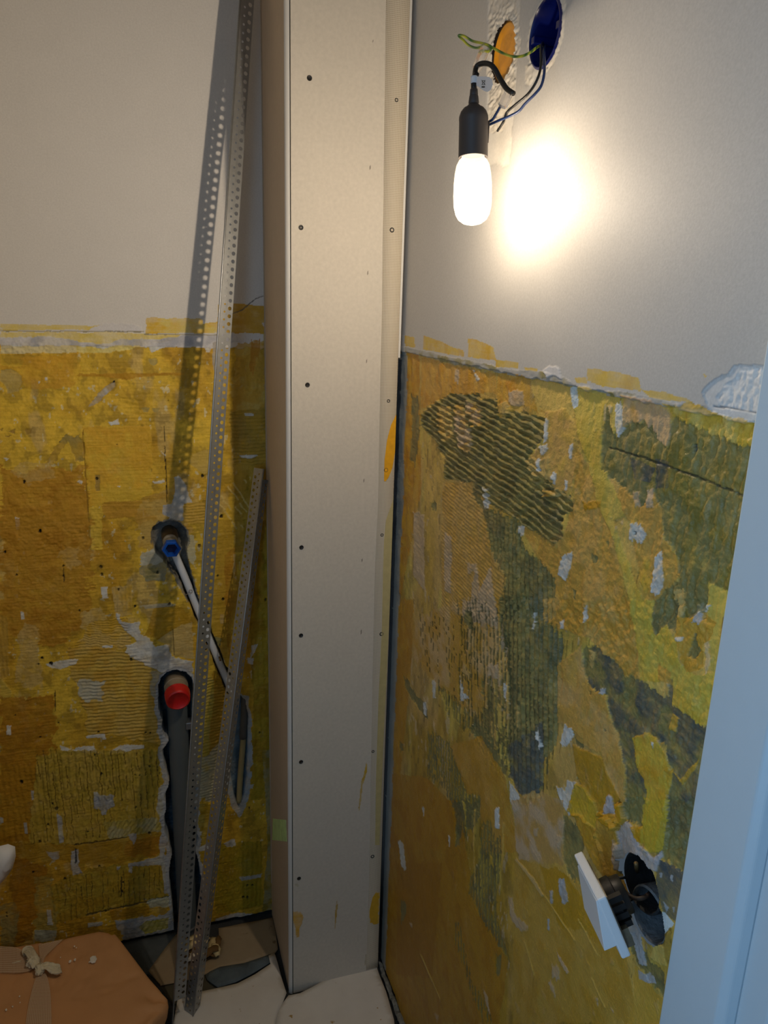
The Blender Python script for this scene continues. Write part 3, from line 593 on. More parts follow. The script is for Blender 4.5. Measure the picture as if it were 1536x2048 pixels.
OLV(R3((950,0),(1040,0),(1028,108),(960,70)), e=.003)
OLV(R3((1130,0),(1260,0),(1220,320),(1080,215),(1110,60)), e=.003, ridge=(90,.012,.0007))
p(R3((1030,0),(1130,0),(1110,200),(1070,210),(1010,160)), (190,160,50), e=.004)
p(R3((1072,225),(1195,292),(1168,495),(1110,450),(1090,380)), (82,86,88), e=.003, rgb2=(100,98,84))
for q in (((1095,290),(1106,290),(1104,312),(1095,308)), ((1138,300),(1148,300),(1146,325),(1138,320)), ((1108,400),(1130,430),(1120,450)), ((1145,430),(1156,430),(1150,455))):
    p(R3(*q), GR, e=.001)
OLV(R3((1000,530),(1060,640),(1115,690),(1115,780),(1062,722),(1000,640),(960,520)), e=.003)
p(R3((975,430),(1020,500),(1042,660),(1012,650),(990,560),(965,480)), GR, e=.003, h=.001)
p(R3((1070,570),(1110,580),(1120,660),(1100,660),(1062,620)), (200,168,90), e=.003, h=.001)
p(R3((1105,440),(1150,490),(1130,520),(1100,545)), (204,214,224), e=.003)
p(R3((1010,680),(1070,700),(1080,725),(1015,715)), GR, e=.003)
for q, c in ((((66,160),(86,170),(98,285),(80,270),(72,220)), WH), (((498,385),(516,390),(522,450),(582,505),(560,525),(512,480)), PK), (((700,308),(722,320),(736,400),(716,424),(700,370)), GR), (((670,655),(698,660),(700,712),(672,706)), PK), (((160,30),(172,35),(168,70)), WH),
             (((448,30),(465,30),(466,112),(450,108)), WH), (((662,360),(676,362),(674,410),(664,410)), GR), (((690,140),(716,150),(700,190),(688,180)), PK), (((600,110),(618,112),(612,145),(600,140)), PK), (((262,140),(272,145),(268,190)), WH), (((655,720),(670,720),(690,790),(680,780)), PK),
             (((655,470),(662,470),(662,515),(652,510)), GR), (((690,600),(740,680),(730,690),(700,640)), PK), (((208,845),(225,850),(220,880)), PK), (((845,790),(855,790),(855,825)), PK), (((900,820),(916,840),(912,850)), PK), (((110,485),(122,490),(118,510)), PK), (((400,755),(415,770),(430,850),(418,830)), PK)):
    p(R3(*q), c, e=.003, streak=.004, h=.0006, rough=.0005)
p(R3((530,230),(600,310),(640,380),(632,385),(590,320),(526,240)), (200,166,110), e=.002, h=.001)
for x0, y0, x1, y1 in ((640,380,760,560),(150,610,230,790),(770,470,850,620),(560,560,600,700),(820,700,880,830),(360,40,364,330),(476,90,476,280)):
    p(R3((x0,y0),(x0+6,y0),(x1+5,y1),(x1,y1)), (204,166,84), e=.002, h=.0007)
# bulging filler round the switch opening
for q, c, hh in ((((150,560),(220,300),(300,340),(390,470),(430,620),(400,720),(300,640)), (196,158,44), .003), (((200,570),(300,620),(420,740),(480,900),(560,1150),(530,1190),(420,1100),(280,820)), (184,136,36), .003),
                 (((430,640),(520,590),(600,700),(640,860),(650,1010),(620,1180),(545,1200),(470,940),(420,740)), (192,152,60), .006), (((420,600),(460,560),(590,600),(640,690),(600,720),(500,640)), (196,146,34), .005),
                 (((600,480),(640,480),(665,620),(640,690),(600,640)), (200,146,30), .005), (((480,560),(520,400),(560,420),(580,590)), (180,168,168), .002), (((610,740),(690,640),(740,720),(800,870),(930,980),(990,920),(995,960),(950,1120),(850,1060),(700,1000),(640,1120),(600,1000),(640,860)), (180,170,172), .002),
                 (((720,700),(810,700),(800,860),(760,800)), (190,140,30), .001), (((600,800),(640,860),(650,1010),(690,1020),(640,1140),(600,960)), (196,168,140), .004)):
    p(G(*q), c, e=.003, h=hh, rough=.0007, var=.1)
for x, y, r in ((690,655,9),(618,470,14)):
    p(G(*[(x+r*.8*math.cos(i*.9), y+r*1.3*math.sin(i*.9)) for i in range(7)]), (60,40,20), e=.0006, h=-.003)
# corner joint beside the boxing
cm = (Rw.U > 1.332+.006*Rw.w1) & (Rw.Z < 1.41); Rw.col[cm] = (np.array(lin((150,144,136)))*(1+.25*Rw.mid[..., None]))[cm]
cm = (Rw.U > 1.368+.004*Rw.w1) & (Rw.Z < 1.40); Rw.col[cm] = np.array(lin((44,42,42)))
gR = Rw.Z < .014+.006*Rw.w1+.004*Rw.big
Rw.col[gR] = np.array(lin((28, 30, 30))); Rw.h[gR] = -.03
# round wall boxes: plaster strip, openings
p([(975,-10),(1040,-10),(1038,40),(1030,180),(1020,330),(968,330),(974,200),(976,100)], (210,205,196), e=.003, h=-.0008)
sl, ins = p([(978,-10),(1034,-10),(1036,60),(1024,200),(1006,262),(972,268),(976,180),(978,100)], (206,198,184), e=.004)
Rw.h[sl] += np.where(ins, .0026*fbm(Rw.U[sl]*260, Rw.Z[sl]*260, 3), 0)
BC = (.889, 1.8055); OC_ = (1.0015, 1.8155)
for cc, rr in ((BC, .044), (OC_, .047)):
    d = np.hypot(Rw.U-cc[0], Rw.Z-cc[1])+Rw.w1*.006; m = d < rr
    Rw.h += np.where(m, .0012*fbm(Rw.U*400, Rw.Z*400, 2), 0); Rw.col[m] = np.array(lin((214,206,192)))
p([(1050,130),(1066,128),(1074,150),(1062,168),(1050,170)], (212,204,190), e=.003, rough=.002)
Rw.hole(BC, .0345, .0345); Rw.hole(OC_, .0335, .0335, .003)
S1 = (on(1275, 1768, 0, XR)[1], on(1275, 1768, 0, XR)[2]); S2 = (on(1288, 1832, 0, XR)[1], on(1288, 1832, 0, XR)[2])
Rw.hole(S1, .0295, .0295, .002); Rw.hole(S2, .0275, .0275, .003)
Rw.col[..., 1] *= np.where(lowR, 1.05, 1)
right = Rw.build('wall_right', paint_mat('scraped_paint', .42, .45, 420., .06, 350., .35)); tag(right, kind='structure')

# ================================================================== rest of the room
MW = mat('white_wall', WHITE, .7)
def struct(o): return tag(o, kind='structure')
struct(box('wall_left', (-.56, -.6, 0), (-.502, 1.66, 2.5), MW))
struct(box('ceiling', (-.56, -.6, 2.5), (.6, 1.66, 2.56), MW))
MFL = mat('dark_floor', (46, 48, 50), .8, noise=.25, nscale=30, bump=.5)
struct(box('floor', (-.56, -.6, -.03), (.6, 1.66, 0), MFL))

# ================================================================== door frame
MD = mat('door_paint', (192, 206, 214), .35, noise=.01, bump=.03, bscale=500)
dr = bpy.data.objects.new('door_1', None); link(dr); dr.location = (XR, .45, 0); dr['kind'] = 'structure'
def prism(name, prof, z0, z1, m, parent, bv=0):
    n = len(prof); vs = [(x, y, z0) for x, y in prof]+[(x, y, z1) for x, y in prof]
    fs = [tuple(range(n))[::-1], tuple(range(n, 2*n))]+[(i, (i+1) % n, n+(i+1) % n, n+i) for i in range(n)]
    o = mesh(name, vs, fs, m, parent, smooth=False)
    if bv: bevel(o, bv)
    return o
prism('architrave', [(.480,.475),(.453,.4735),(.453,.4105),(.458,.4040),(.466,.4015),(.480,.4015)], 0, 2.06, MD, dr, .0015)
prism('door_jamb', [(.466,.4010),(.466,.372),(.470,.367),(.479,.364),(.479,.318),(.485,.316),(.53,.316),(.53,.4010)], 0, 2.06, MD, dr, .0015)

# ================================================================== pipe boxing
MB_ = mat('plasterboard', (196, 184, 164), .75, noise=.035, nscale=160, bump=.15, bscale=300)
MSIDE = mat('plasterboard_side', (188, 168, 142), .75, noise=.03, nscale=90, bump=.1, bscale=300)
MBEAD = mat('bead_plastic', (206, 202, 194), .5)
MBLK = mat('dark_gap', (26, 24, 24), .9)
bx = empty('pipe_boxing', (.355, YC, 0), 'tall beige plasterboard boxing screwed together in the corner', 'boxing')
us = np.arange(XC+.0085, .4530, .0016); zs = np.arange(.002, 2.5, .003)
Cw = Wall(1, YC, us, zs, 1)
Cw.col[:] = np.array(lin((200, 191, 176))); Cw.col *= (1+.018*Cw.mid+.02*Cw.fine)[..., None]
p = Cw.paint
Cw.h += .00008*Cw.fine
H = T(520, 700, 3.4147); J = T(520, 1500, 3.738)
p(H((925,440),(960,440),(940,700),(915,830),(880,900),(852,905),(848,760),(862,600),(880,500)), (222,160,20), e=.001, streak=.004)
p(H((850,880),(925,800),(960,800),(900,1250),(840,1380),(845,1250)), (190,166,96), e=.003, op=.7)
p([(770,1080),(795,1080),(775,1400),(765,1700),(750,1700),(757,1400)], (180,162,100), e=.002, op=.45)
p(J((795,100),(806,120),(790,200),(768,260),(755,380),(742,450),(736,430),(748,330),(756,240),(778,170)), (188,152,50), e=.001)
p(J((575,1115),(580,1180),(572,1260),(560,1340),(556,1250),(566,1170)), (176,142,60), e=.001)
p(J((220,1200),(250,1208),(305,1212),(325,1250),(312,1300),(295,1330),(296,1400),(270,1405),(266,1340),(244,1270),(225,1240)), (206,156,44), e=.0008, h=.0006)
p(J((865,1060),(900,1060),(900,1300),(850,1305),(820,1290),(822,1240),(838,1150)), (200,156,40), e=.001, h=.0006)
p(J((790,1520),(810,1540),(812,1600),(780,1610)), (150,130,80), e=.003, op=.5)
p(J((255,1000),(285,1000),(292,1025),(270,1020)), (170,160,110), e=.001, op=.7)
for x, y in ((746,85),(740,335),(735,545),(733,722),(727,960),(723,1120),(722,1265)):
    p([(x,y-4),(x+1.6,y-3),(x+1.4,y+4),(x-.2,y+3)], (70,56,44), e=.0004)
fp = Cw.build('front_panel', paint_mat('plasterboard_face', .75, .15, 300., .045, 150., .3), bx)
box('backing_board', (XC+.0085, YC+.0004, .002), (.4525, YC+.0125, 2.5), MB_, bx)
box('side_panel', (XC, YC+.006, .002), (XC+.012, YB-.001, 2.5), MSIDE, bx)
box('groove', (XC+.004, YC+.004, .002), (XC+.010, YC+.012, 2.5), MBLK, bx)
# rounded edge bead
vs, fs = [], []
n = 9
for z in (.002, 2.5):
    for i in range(n):
        a = math.pi*.5*(i/(n-1)); vs.append((XC+.0065-.0075*math.sin(a)+(.0), YC+.0065-.0075*math.cos(a), z))
    vs.append((XC+.0065, YC+.0065, z))
m_ = n+1
for i in range(m_): fs.append((i, (i+1) % m_, m_+(i+1) % m_, m_+i))
fs.append(tuple(range(m_))[::-1]); fs.append(tuple(range(m_, 2*m_)))
eb = mesh('edge_bead', vs, fs, MBEAD, bx, smooth=False)
box('joint_strip', (XC-.0016, YB-.006, .10), (XC+.004, YB-.0005, 2.5), mat('filler', (176,158,134), .8), bx)
# patch of projected green light, put into a coloured slab on the side face
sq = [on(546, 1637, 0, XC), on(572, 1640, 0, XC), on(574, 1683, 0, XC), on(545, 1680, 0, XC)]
mesh('green_light_patch', [(XC-.0006, a[1], a[2]) for a in sq]+[(XC+.001, a[1], a[2]) for a in sq], [(0,1,2,3),(4,7,6,5),(0,4,5,1),(1,5,6,2),(2,6,7,3),(3,7,4,0)], mat('pale_green', (196, 226, 150), .7, noise=.15, nscale=60), bx, smooth=False)
# mesh tape: a woven strip folded along the right edge
def tape_mat():
    m = mat('mesh_tape', (202, 184, 156), .7); t = m.node_tree; b = t.nodes['Principled BSDF']
    tc = t.nodes.new('ShaderNodeTexCoord'); sep = t.nodes.new('ShaderNodeSeparateXYZ'); t.links.new(tc.outputs['Object'], sep.inputs[0])
    outs = []
    for ax, per in (('X', .0028), ('Z', .0028)):
        a = t.nodes.new('ShaderNodeMath'); a.operation = 'MULTIPLY'; a.inputs[1].default_value = 2*math.pi/per; t.links.new(sep.outputs[ax], a.inputs[0])
        s_ = t.nodes.new('ShaderNodeMath'); s_.operation = 'SINE'; t.links.new(a.outputs[0], s_.inputs[0]); outs.append(s_)
    mx = t.nodes.new('ShaderNodeMath'); mx.operation = 'MAXIMUM'; t.links.new(outs[0].outputs[0], mx.inputs[0]); t.links.new(outs[1].outputs[0], mx.inputs[1])
    r = t.nodes.new('ShaderNodeMapRange'); r.inputs['From Min'].default_value = 0; r.inputs['From Max'].default_value = .9; t.links.new(mx.outputs[0], r.inputs['Value'])
    c = t.nodes.new('ShaderNodeMix'); c.data_type = 'RGBA'; c.inputs[6].default_value = (*lin((172,158,136)), 1); c.inputs[7].default_value = (*lin((204,192,170)), 1)
    t.links.new(r.outputs[0], c.inputs[0]); t.links.new(c.outputs[2], b.inputs['Base Color'])
    bp = t.nodes.new('ShaderNodeBump'); bp.inputs['Strength'].default_value = .5; bp.inputs['Distance'].default_value = .0006
    t.links.new(r.outputs[0], bp.inputs['Height']); t.links.new(bp.outputs['Normal'], b.inputs['Normal'])
    return m
MT = tape_mat()
tl = [on(772, 0, 1, YC), on(764, 600, 1, YC), on(756, 1000, 1, YC), on(750, 1140, 1, YC), on(744, 1400, 1, YC), on(738, 1760, 1, YC), on(732, 1940, 1, YC)]
tz = [2.5]+[q[2] for q in tl]; tx = [tl[0][0]]+[q[0] for q in tl]
zz = np.linspace(tz[-1], 2.5, 120)
xl = np.interp(zz, tz[::-1], tx[::-1])
vs = []
for z, x in zip(zz, xl): vs += [(x, YC-.0004, z), (.4532, YC-.0006, z), (.4538, YC-.0001, z)]
fs = []
for i in range(len(zz)-1):
    for j in range(2): fs.append((i*3+j, i*3+j+1, i*3+j+4, i*3+j+3))
tp = mesh('mesh_tape', vs, fs, MT, bx)
mm = tp.modifiers.new('s', 'SOLIDIFY'); mm.thickness = .0003
p_ = box('edge_strip', (.4534, YC+.0002, 1.405), (.4580, YC+.010, 2.5), MBEAD, bx, .0008)
box('edge_gap', (.4530, YC+.004, .01), (.4560, YC+.012, 1.405), MBLK, bx)
# yellow smear over the tape
# screws
MS = mat('screw_steel', (60, 58, 56), .45, metal=.7)
sv, sf = [], []
prof = [(0, .0008), (.0004, .0030), (.0012, .0036), (.0020, .0038), (.0022, .0030), (.0016, .0026), (.0013, .0012)]
for i, (x, y) in enumerate([(619,156),(602,455),(615,770),(603,1095),(602,1271),(602,1524),(598,1757),(793,200),(784,460),(777,802),(772,940),(764,1070),(763,1268),(746,1503),(745,1713)]):
    c = on(x, y, 1, YC-.0004); s_ = .75 if x > 700 and i % 2 else 1.
    vs, fs = [], []
    for (r, d) in ((.0044*s_, 0), (.0040*s_, -.0007), (.0032*s_, -.0006), (.0020*s_, .0002)):
        for k in range(12):
            a = k*math.pi/6; rr = r*(.75 if (r < .0021 and k % 3) else 1.)
            vs.append((c[0]+rr*math.cos(a), c[1]+d, c[2]+rr*math.sin(a)))
    for j in range(3):
        for k in range(12): fs.append((j*12+k, j*12+(k+1) % 12, (j+1)*12+(k+1) % 12, (j+1)*12+k))
    fs.append(tuple(36+k for k in range(12)))
    mesh('screw', vs, fs, MS, bx, smooth=False)
def slab(name, pts, n, th, m, parent=None, cut=None):
    """flat piece with outline pts (3-D, coplanar) and real thickness along n"""
    n = Vector(n).normalized()*th; k = len(pts)
    vs = [tuple(Vector(q)) for q in pts]+[tuple(Vector(q)+n) for q in pts]
    fs = [tuple(range(k))[::-1], tuple(range(k, 2*k))]+[(i, (i+1) % k, k+(i+1) % k, k+i) for i in range(k)]
    return mesh(name, vs, fs, m, parent, smooth=False)
MYS = mat('yellow_smear', (222,160,20), .5, noise=.1, nscale=80)
def clampx(x, y):
    q = on(x, y, 1, YC-.0007); return (min(q[0], .4534), q[1], q[2])
def smear(px, c, n_):
    return slab('paint_smear', [clampx(x, y) for x, y in px], (0,-1,0), .0003, mat('smear_colour', c, .6, noise=.08, nscale=80), bx)
smear([(793,990),(786,1000),(772,1040),(768,1080),(766,1140),(764,1250),(757,1400),(752,1560),(750,1690),(759,1690),(766,1500),(778,1250),(786,1080)], (186,170,118), 1)
smear([(751,1786),(745,1795),(739,1822),(739,1835),(747,1849),(755,1848),(757,1786)], (200,156,40), 1)
slab('paint_smear', [clampx(x, y) for x, y in ((793,829),(788,838),(782,850),(774,880),(769,920),(768,962),(771,963),(777,955),(785,935),(791,905),(794,870),(796.5,829))], (0,-1,0), .0003, MYS, bx)

# ================================================================== perforated angle beads
MG = mat('galvanised', (158,160,160), .38, metal=.75, noise=.08, nscale=120, bump=.05)
def wing(name, p0, p1, wd, width, parent, rows=((.0100, .0021, .0050), (.0200, .0037, .0056)), pitch=.0140, s0=0., s1=0.):
    """sheet wing with two staggered rows of round holes; wd is the direction across"""
    p0, p1 = Vector(p0), Vector(p1); d = (p1-p0); L = d.length; d.normalize(); w = (Vector(wd)-d*Vector(wd).dot(d)).normalized()
    vs, fs = [], []
    P = lambda s, t: vs.append(tuple(p0+d*s+w*t)) or len(vs)-1
    edges = [0.]; 
    for (t, r, hw) in rows: edges += [t-hw, t+hw]
    edges.append(width); cur = 0.
    for i, (t, r, hw) in enumerate(rows):
        a, b = t-hw, t+hw
        if a > cur+1e-5:
            q = [P(s0, cur), P(L-s1, cur), P(L-s1, a), P(s0, a)]; fs.append(tuple(q))
        s = s0+(pitch/2 if i else 0.)
        if i: q = [P(s0, a), P(s, a), P(s, b), P(s0, b)]; fs.append(tuple(q))
        while s+pitch <= L-s1+1e-6:
            o_ = [(s,a),(s+pitch/2,a),(s+pitch,a),(s+pitch,t),(s+pitch,b),(s+pitch/2,b),(s,b),(s,t)]
            inn = [(s+pitch/2+r*math.cos(g), t+r*math.sin(g)) for g in [math.radians(225+45*k) for k in range(8)]]
            oi = [P(*q) for q in o_]; ii = [P(*q) for q in inn]
            for k in range(8): fs.append((oi[k], oi[(k+1) % 8], ii[(k+1) % 8], ii[k]))
            s += pitch
        if s < L-s1: q = [P(s, a), P(L-s1, a), P(L-s1, b), P(s, b)]; fs.append(tuple(q))
        cur = b
    q = [P(s0, cur), P(L-s1, cur), P(L-s1, width), P(s0, width)]; fs.append(tuple(q))
    o = mesh(name, vs, fs, MG, parent, smooth=False)
    m = o.modifiers.new('s', 'SOLIDIFY'); m.thickness = .0006; m.offset = 0
    return o
def cd(a): a = math.radians(a); return (math.cos(a), math.sin(a), 0)
LB0 = on(344, 2054, 2, .012); LB1 = on(480, 0, 1, 1.512)
d = LB1-LB0; LB1 = LB0+d*(2.08/d[2])
lb = empty('angle_bead', LB0, 'longest perforated galvanised angle bead leaning up the back wall past the top', 'angle bead', 'perforated angle beads leaning on the back wall')
wing('wing', LB0, LB1, cd(20), .0265, lb, s0=.06)
wing('wing', LB0, LB1, cd(82), .0265, lb)
mesh_n = tube('nose', [tuple(LB0), tuple(LB0+(LB1-LB0)*.5), tuple(LB1)], .0019, MG, lb, 8, 2)
SB0 = on(386, 2032, 2, .017); SB1 = on(527, 938, 1, 1.548)
sb = empty('angle_bead', SB0, 'short perforated galvanised angle bead leaning in the corner against the boxing', 'angle bead', 'perforated angle beads leaning on the back wall')
wing('wing', SB0, SB1, cd(128), .0265, sb, s1=.0)
wing('wing', SB0, SB1, cd(53), .0265, sb, s1=.022)
tube('nose', [tuple(SB0), tuple((SB0+SB1)/2), tuple(SB1)], .0018, MG, sb, 8, 2)

# ================================================================== pipes
MPEX = mat('white_pipe', (206,210,214), .35, noise=.03)
MGP = mat('grey_pvc', (84,90,90), .45, noise=.04)
MBP = mat('beige_socket', (150,136,112), .5, noise=.08, nscale=60)
MRC = mat('red_cap', (196,26,24), .4, noise=.05); MBC = mat('blue_cap', (16,78,170), .35)
MBR = mat('old_brass', (120,100,66), .45, metal=.6, noise=.2)
MZ = mat('zinc', (160,160,160), .35, metal=.8)
MBK = mat('black_plastic', (22,21,21), .45)
def at(px, py, y): return tuple(on(px, py, 1, y))
wp = empty('water_pipe', at(343, 1095, YB), 'slanting white water pipe ending in a blue plug', 'pipe')
tube('pipe', [at(347,1100,YB+.024), at(352,1113,YB+.022), at(372,1160,YB+.016), at(405,1242,YB+.014), at(440,1328,YB+.014), at(462,1380,YB+.016), at(470,1400,YB+.03)], .0080, MPEX, wp, 14)
c0 = Vector(at(338, 1062, YB+.040)); c1_ = Vector(at(343, 1098, YB-.050))
dd = (c1_-c0); Ln = dd.length
lathe('elbow', c0, c1_, [(0,.012),(.006,.017),(.03,.0172),(.05,.0155),(Ln*.62,.0150),(Ln*.62,.0135),(Ln-.010,.0135)], MBR, wp, 24)
lathe('threaded_sleeve', c0+dd*.52, c1_, [(0,.0152),(Ln*.12,.0156),(Ln*.14,.0146),(Ln*.20,.0146),(Ln*.21,.0154),(Ln*.36,.0154),(Ln*.37,.0142)], mat('sleeve', (160,158,150), .4, metal=.3, noise=.1), wp, 24)
plug = lathe('plug', c1_-dd.normalized()*.010, c1_, [(0,.0150),(.001,.0190),(.012,.0192),(.0135,.0180),(.0135,.0135),(.003,.0120),(.002,.0005)], MBC, wp, 6, smooth=False, caps=False)
lathe('plug_core', c1_-dd.normalized()*.007, c1_, [(0,.012),(.0003,.0118),(.0004,.003)], mat('dark_blue', (6,16,60), .5), plug, 6, smooth=False)
q = [at(376,1184,YB-.001), at(381,1189,YB-.004), at(387,1186,YB-.001), at(384,1181,YB+.003)]
tube('clip', [at(370,1190,YB+.002), at(376,1188,YB-.003), at(383,1186,YB-.001), at(384,1181,YB+.000), at(379,1180,YB-.001), at(378,1185,YB-.002)], .0009, MZ, wp, 6)
tube('nail', [at(410,1294,YB-.004), at(412,1297,YB-.001), at(414,1305,YB+.03)], .0022, MBR, wp, 6, 1)
nl = tube('nail', [at(441,1322,YB-.004), at(439,1316,YB+.0), at(437,1310,YB+.03)], .0020, MBR, wp, 6, 1); nl['label'] = 'orange tipped nail'
dp = empty('drain_pipe', at(370, 1865, YB+.03), 'grey plastic drain pipe running down the wavy chase to the floor', 'pipe')
top = Vector(at(354, 1412, YB+.022)); bot = Vector(at(376, 1862, YB+.020)); bot2 = Vector(on(378, 1900, 1, YB+.01))
tube('pipe', [tuple(Vector(at(351,1372,YB+.030))), tuple(top), tuple(bot), tuple(bot+(bot-top)*.12)], .0225, MGP, dp, 24, 4)
lathe('coupling', bot+(top-bot)*.04, bot-(top-bot)*.2, [(0,.0232),(.002,.0262),(.012,.0265),(.014,.0250),(.08,.0248)], mat('coupling', (72,74,76), .5), dp, 24)
e0 = Vector(at(350, 1358, YB+.036)); e1 = Vector(at(356, 1398, YB-.034)); ed = (e1-e0)
sk = lathe('elbow_socket', e0, e1, [(0,.016),(.006,.0245),(.022,.0255),(.023,.0262),(.030,.0262),(.031,.0245),(ed.length*.85,.0240)], MBP, dp, 28)
for k, (a, b, c_, d_) in enumerate(((354,1368,358,1368),(354,1372,358,1372),(355,1376,359,1376),(354,1368,354,1372),(358,1372,359,1376))):
    pass
cap = lathe('cap', e0+ed*.72, e1+ed*.14, [(0,.0262),(.001,.0275),(.006,.0262),(.007,.0275),(.014,.0268),(ed.length*.34,.0258),(ed.length*.37,.0235),(ed.length*.375,.022),(ed.length*.35,.0205),(ed.length*.345,.001)], MRC, dp, 28)
box('wall_bracket', (on(372,1450,1,YB)[0], YB+.004, on(376,1462,1,YB)[2]), (on(388,1450,1,YB)[0], YB+.03, on(376,1448,1,YB)[2]), MZ, dp, .002)
cp = empty('conduit_stub', at(481, 1600, YB+.015), 'cream conduit end inside the narrow blue plaster channel', 'pipe')
tube('conduit', [at(487,1470,YB+.018), at(484,1510,YB+.014), at(480,1560,YB+.013), at(478,1604,YB+.014)], .0068, mat('cream_conduit', (176,160,112), .55, noise=.06), cp, 12)
tube('sleeve', [at(489,1388,YB+.020), at(489,1420,YB+.016), at(486,1476,YB+.013)], .0088, mat('grey_sleeve', (92,92,88), .6, noise=.05), cp, 12)

# ================================================================== bulb and holder
MHOLD = mat('rubber_black', (60,54,52), .55, noise=.05)
xb = .386
a_top = Vector(on(948, 166, 0, xb)); a_bot = Vector(on(944.5, 450, 0, xb)); ax = (a_bot-a_top).normalized()
def along(py):                    # point on the holder's axis at that height
    t = (py-166)/(450-166.); return on(948-3.5*t, py, 0, xb)
pxm = .9/1520
hold = empty('lamp_holder', a_top, 'black rubber lamp holder hanging in front of the white wall', 'lamp holder')
t0 = Vector(along(177)); 
def tt(py): return (Vector(along(py))-t0).length
prof = [(0,.0030),(.001,.0044),(tt(190),.0048),(tt(190)+.001,.0042),(tt(192),.0052),(tt(206),.0062),(tt(208),.0054),(tt(211),.0070),(tt(214),.0086),(tt(217),.0118),(tt(224),.0150),(tt(233),.0168),(tt(240),.0171),(tt(241),.0168),(tt(314),.0172),(tt(315.5),.0170),(tt(315.5),.0155),(tt(310),.0150)]
lathe('shell', t0, Vector(along(450)), prof, MHOLD, hold, 36)
ring = box('side_clip', tuple(np.array(along(263))+np.array([.010,-.006,-.012])), tuple(np.array(along(263))+np.array([.0178,.002,.012])), MHOLD, hold, .001)
tube('cable_stub', [tuple(along(178)), tuple(along(165)), tuple(np.array(along(146))+np.array([.003,0,0]))], .0034, MBK, hold, 10, 3)
tube('cable_tie', [tuple(along(167)), tuple(along(160)), tuple(along(153))], .0041, mat('tie_white', (226,226,226), .5), hold, 10, 3)
# little paper flag with the crossed out bin
MTAG = mat('tag_white', (228,228,230), .6)
tagc = [on(x, y, 0, xb+.0015) for x, y in ((953,153),(966,153),(979,154),(985,160),(986,170),(982,180),(975,184),(968,182),(958,174),(953,171))]
nrm = Vector((-.75,-.65,-.1)).normalized()
tg = slab('care_flag', [tuple(q) for q in tagc], nrm, .0004, MTAG, hold)
vs, fs = [], []
def mark(pts, w=.00035):
    pts = [Vector(on(x, y, 0, xb+.0015))+nrm*.00055 for x, y in pts]
    for a, b in zip(pts[:-1], pts[1:]):
        s_ = (b-a).normalized().cross(nrm)*w; k = len(vs)
        for q in (a-s_, b-s_, b+s_, a+s_): vs.append(tuple(q))
        fs.append((k, k+1, k+2, k+3))
mark([(963.5,160.5),(971,170)]); mark([(971,160.5),(963.5,170)]); mark([(964.5,161.5),(965.5,169.5),(969.5,169.5),(970.5,161.5),(964,161.5)]); mark([(963.5,174),(970,174)], .0010)
mesh('bin_mark', vs, fs, MBK, tg, smooth=False)
def bulb_mat():
    m = bpy.data.materials.new('lit_bulb'); m.use_nodes = True; t = m.node_tree; t.nodes.clear()
    o = t.nodes.new('ShaderNodeOutputMaterial'); e = t.nodes.new('ShaderNodeEmission'); tr = t.nodes.new('ShaderNodeBsdfTransparent'); mx = t.nodes.new('ShaderNodeMixShader'); g = t.nodes.new('ShaderNodeBsdfGlossy'); ad = t.nodes.new('ShaderNodeMixShader')
    e.inputs[0].default_value = (1, .86, .62, 1); e.inputs[1].default_value = 5.
    tc = t.nodes.new('ShaderNodeTexCoord'); sep = t.nodes.new('ShaderNodeSeparateXYZ'); t.links.new(tc.outputs['Object'], sep.inputs[0])
    r = t.nodes.new('ShaderNodeMapRange'); r.inputs['From Min'].default_value = -.018; r.inputs['From Max'].default_value = -.034; r.inputs['To Min'].default_value = 2.6; r.inputs['To Max'].default_value = 6.
    t.links.new(sep.outputs['Z'], r.inputs['Value']); t.links.new(r.outputs[0], e.inputs[1])
    g.inputs['Roughness'].default_value = .05; mx.inputs[0].default_value = .35; ad.inputs[0].default_value = .05
    t.links.new(tr.outputs[0], mx.inputs[1]); t.links.new(e.outputs[0], mx.inputs[2]); t.links.new(mx.outputs[0], ad.inputs[1]); t.links.new(g.outputs[0], ad.inputs[2]); t.links.new(ad.outputs[0], o.inputs[0])
    return m
b0 = Vector(along(316)); Lb = (Vector(along(450))-b0).length
bl = empty('light_bulb', b0, 'glowing pear shaped bulb screwed into the black holder', 'light bulb')
bp_ = [(-.004,.013),(0,.0135),(.003,.0165),(.009,.0195),(.018,.0212),(.030,.0222),(.045,.0226),(.058,.0222),(.068,.0200),(.074,.0168),(.0785,.0110),(.0803,.0050),(.0806,.0005)]
bp_ = [(t*Lb/.0806, r) for t, r in bp_]
lathe('glass', b0, Vector(along(450)), bp_, bulb_mat(), bl, 32)
mfil = bpy.data.materials.new('filament'); mfil.use_nodes = True; bs = mfil.node_tree.nodes['Principled BSDF']
bs.inputs['Emission Color'].default_value = (1, .8, .5, 1); bs.inputs['Emission Strength'].default_value = 18.
fl = bl
for k in range(4):
    a = k*math.pi/2+.4; u_, w_, _ = frame(ax)
    o1 = b0+ax*.018+(u_*math.cos(a)+w_*math.sin(a))*.006; o2 = b0+ax*.062+(u_*math.cos(a)+w_*math.sin(a))*.010
    tube('filament', [tuple(o1), tuple((o1+o2)/2), tuple(o2)], .0011, mfil, bl, 6, 1)
lo.location = Vector(b0+ax*.040)

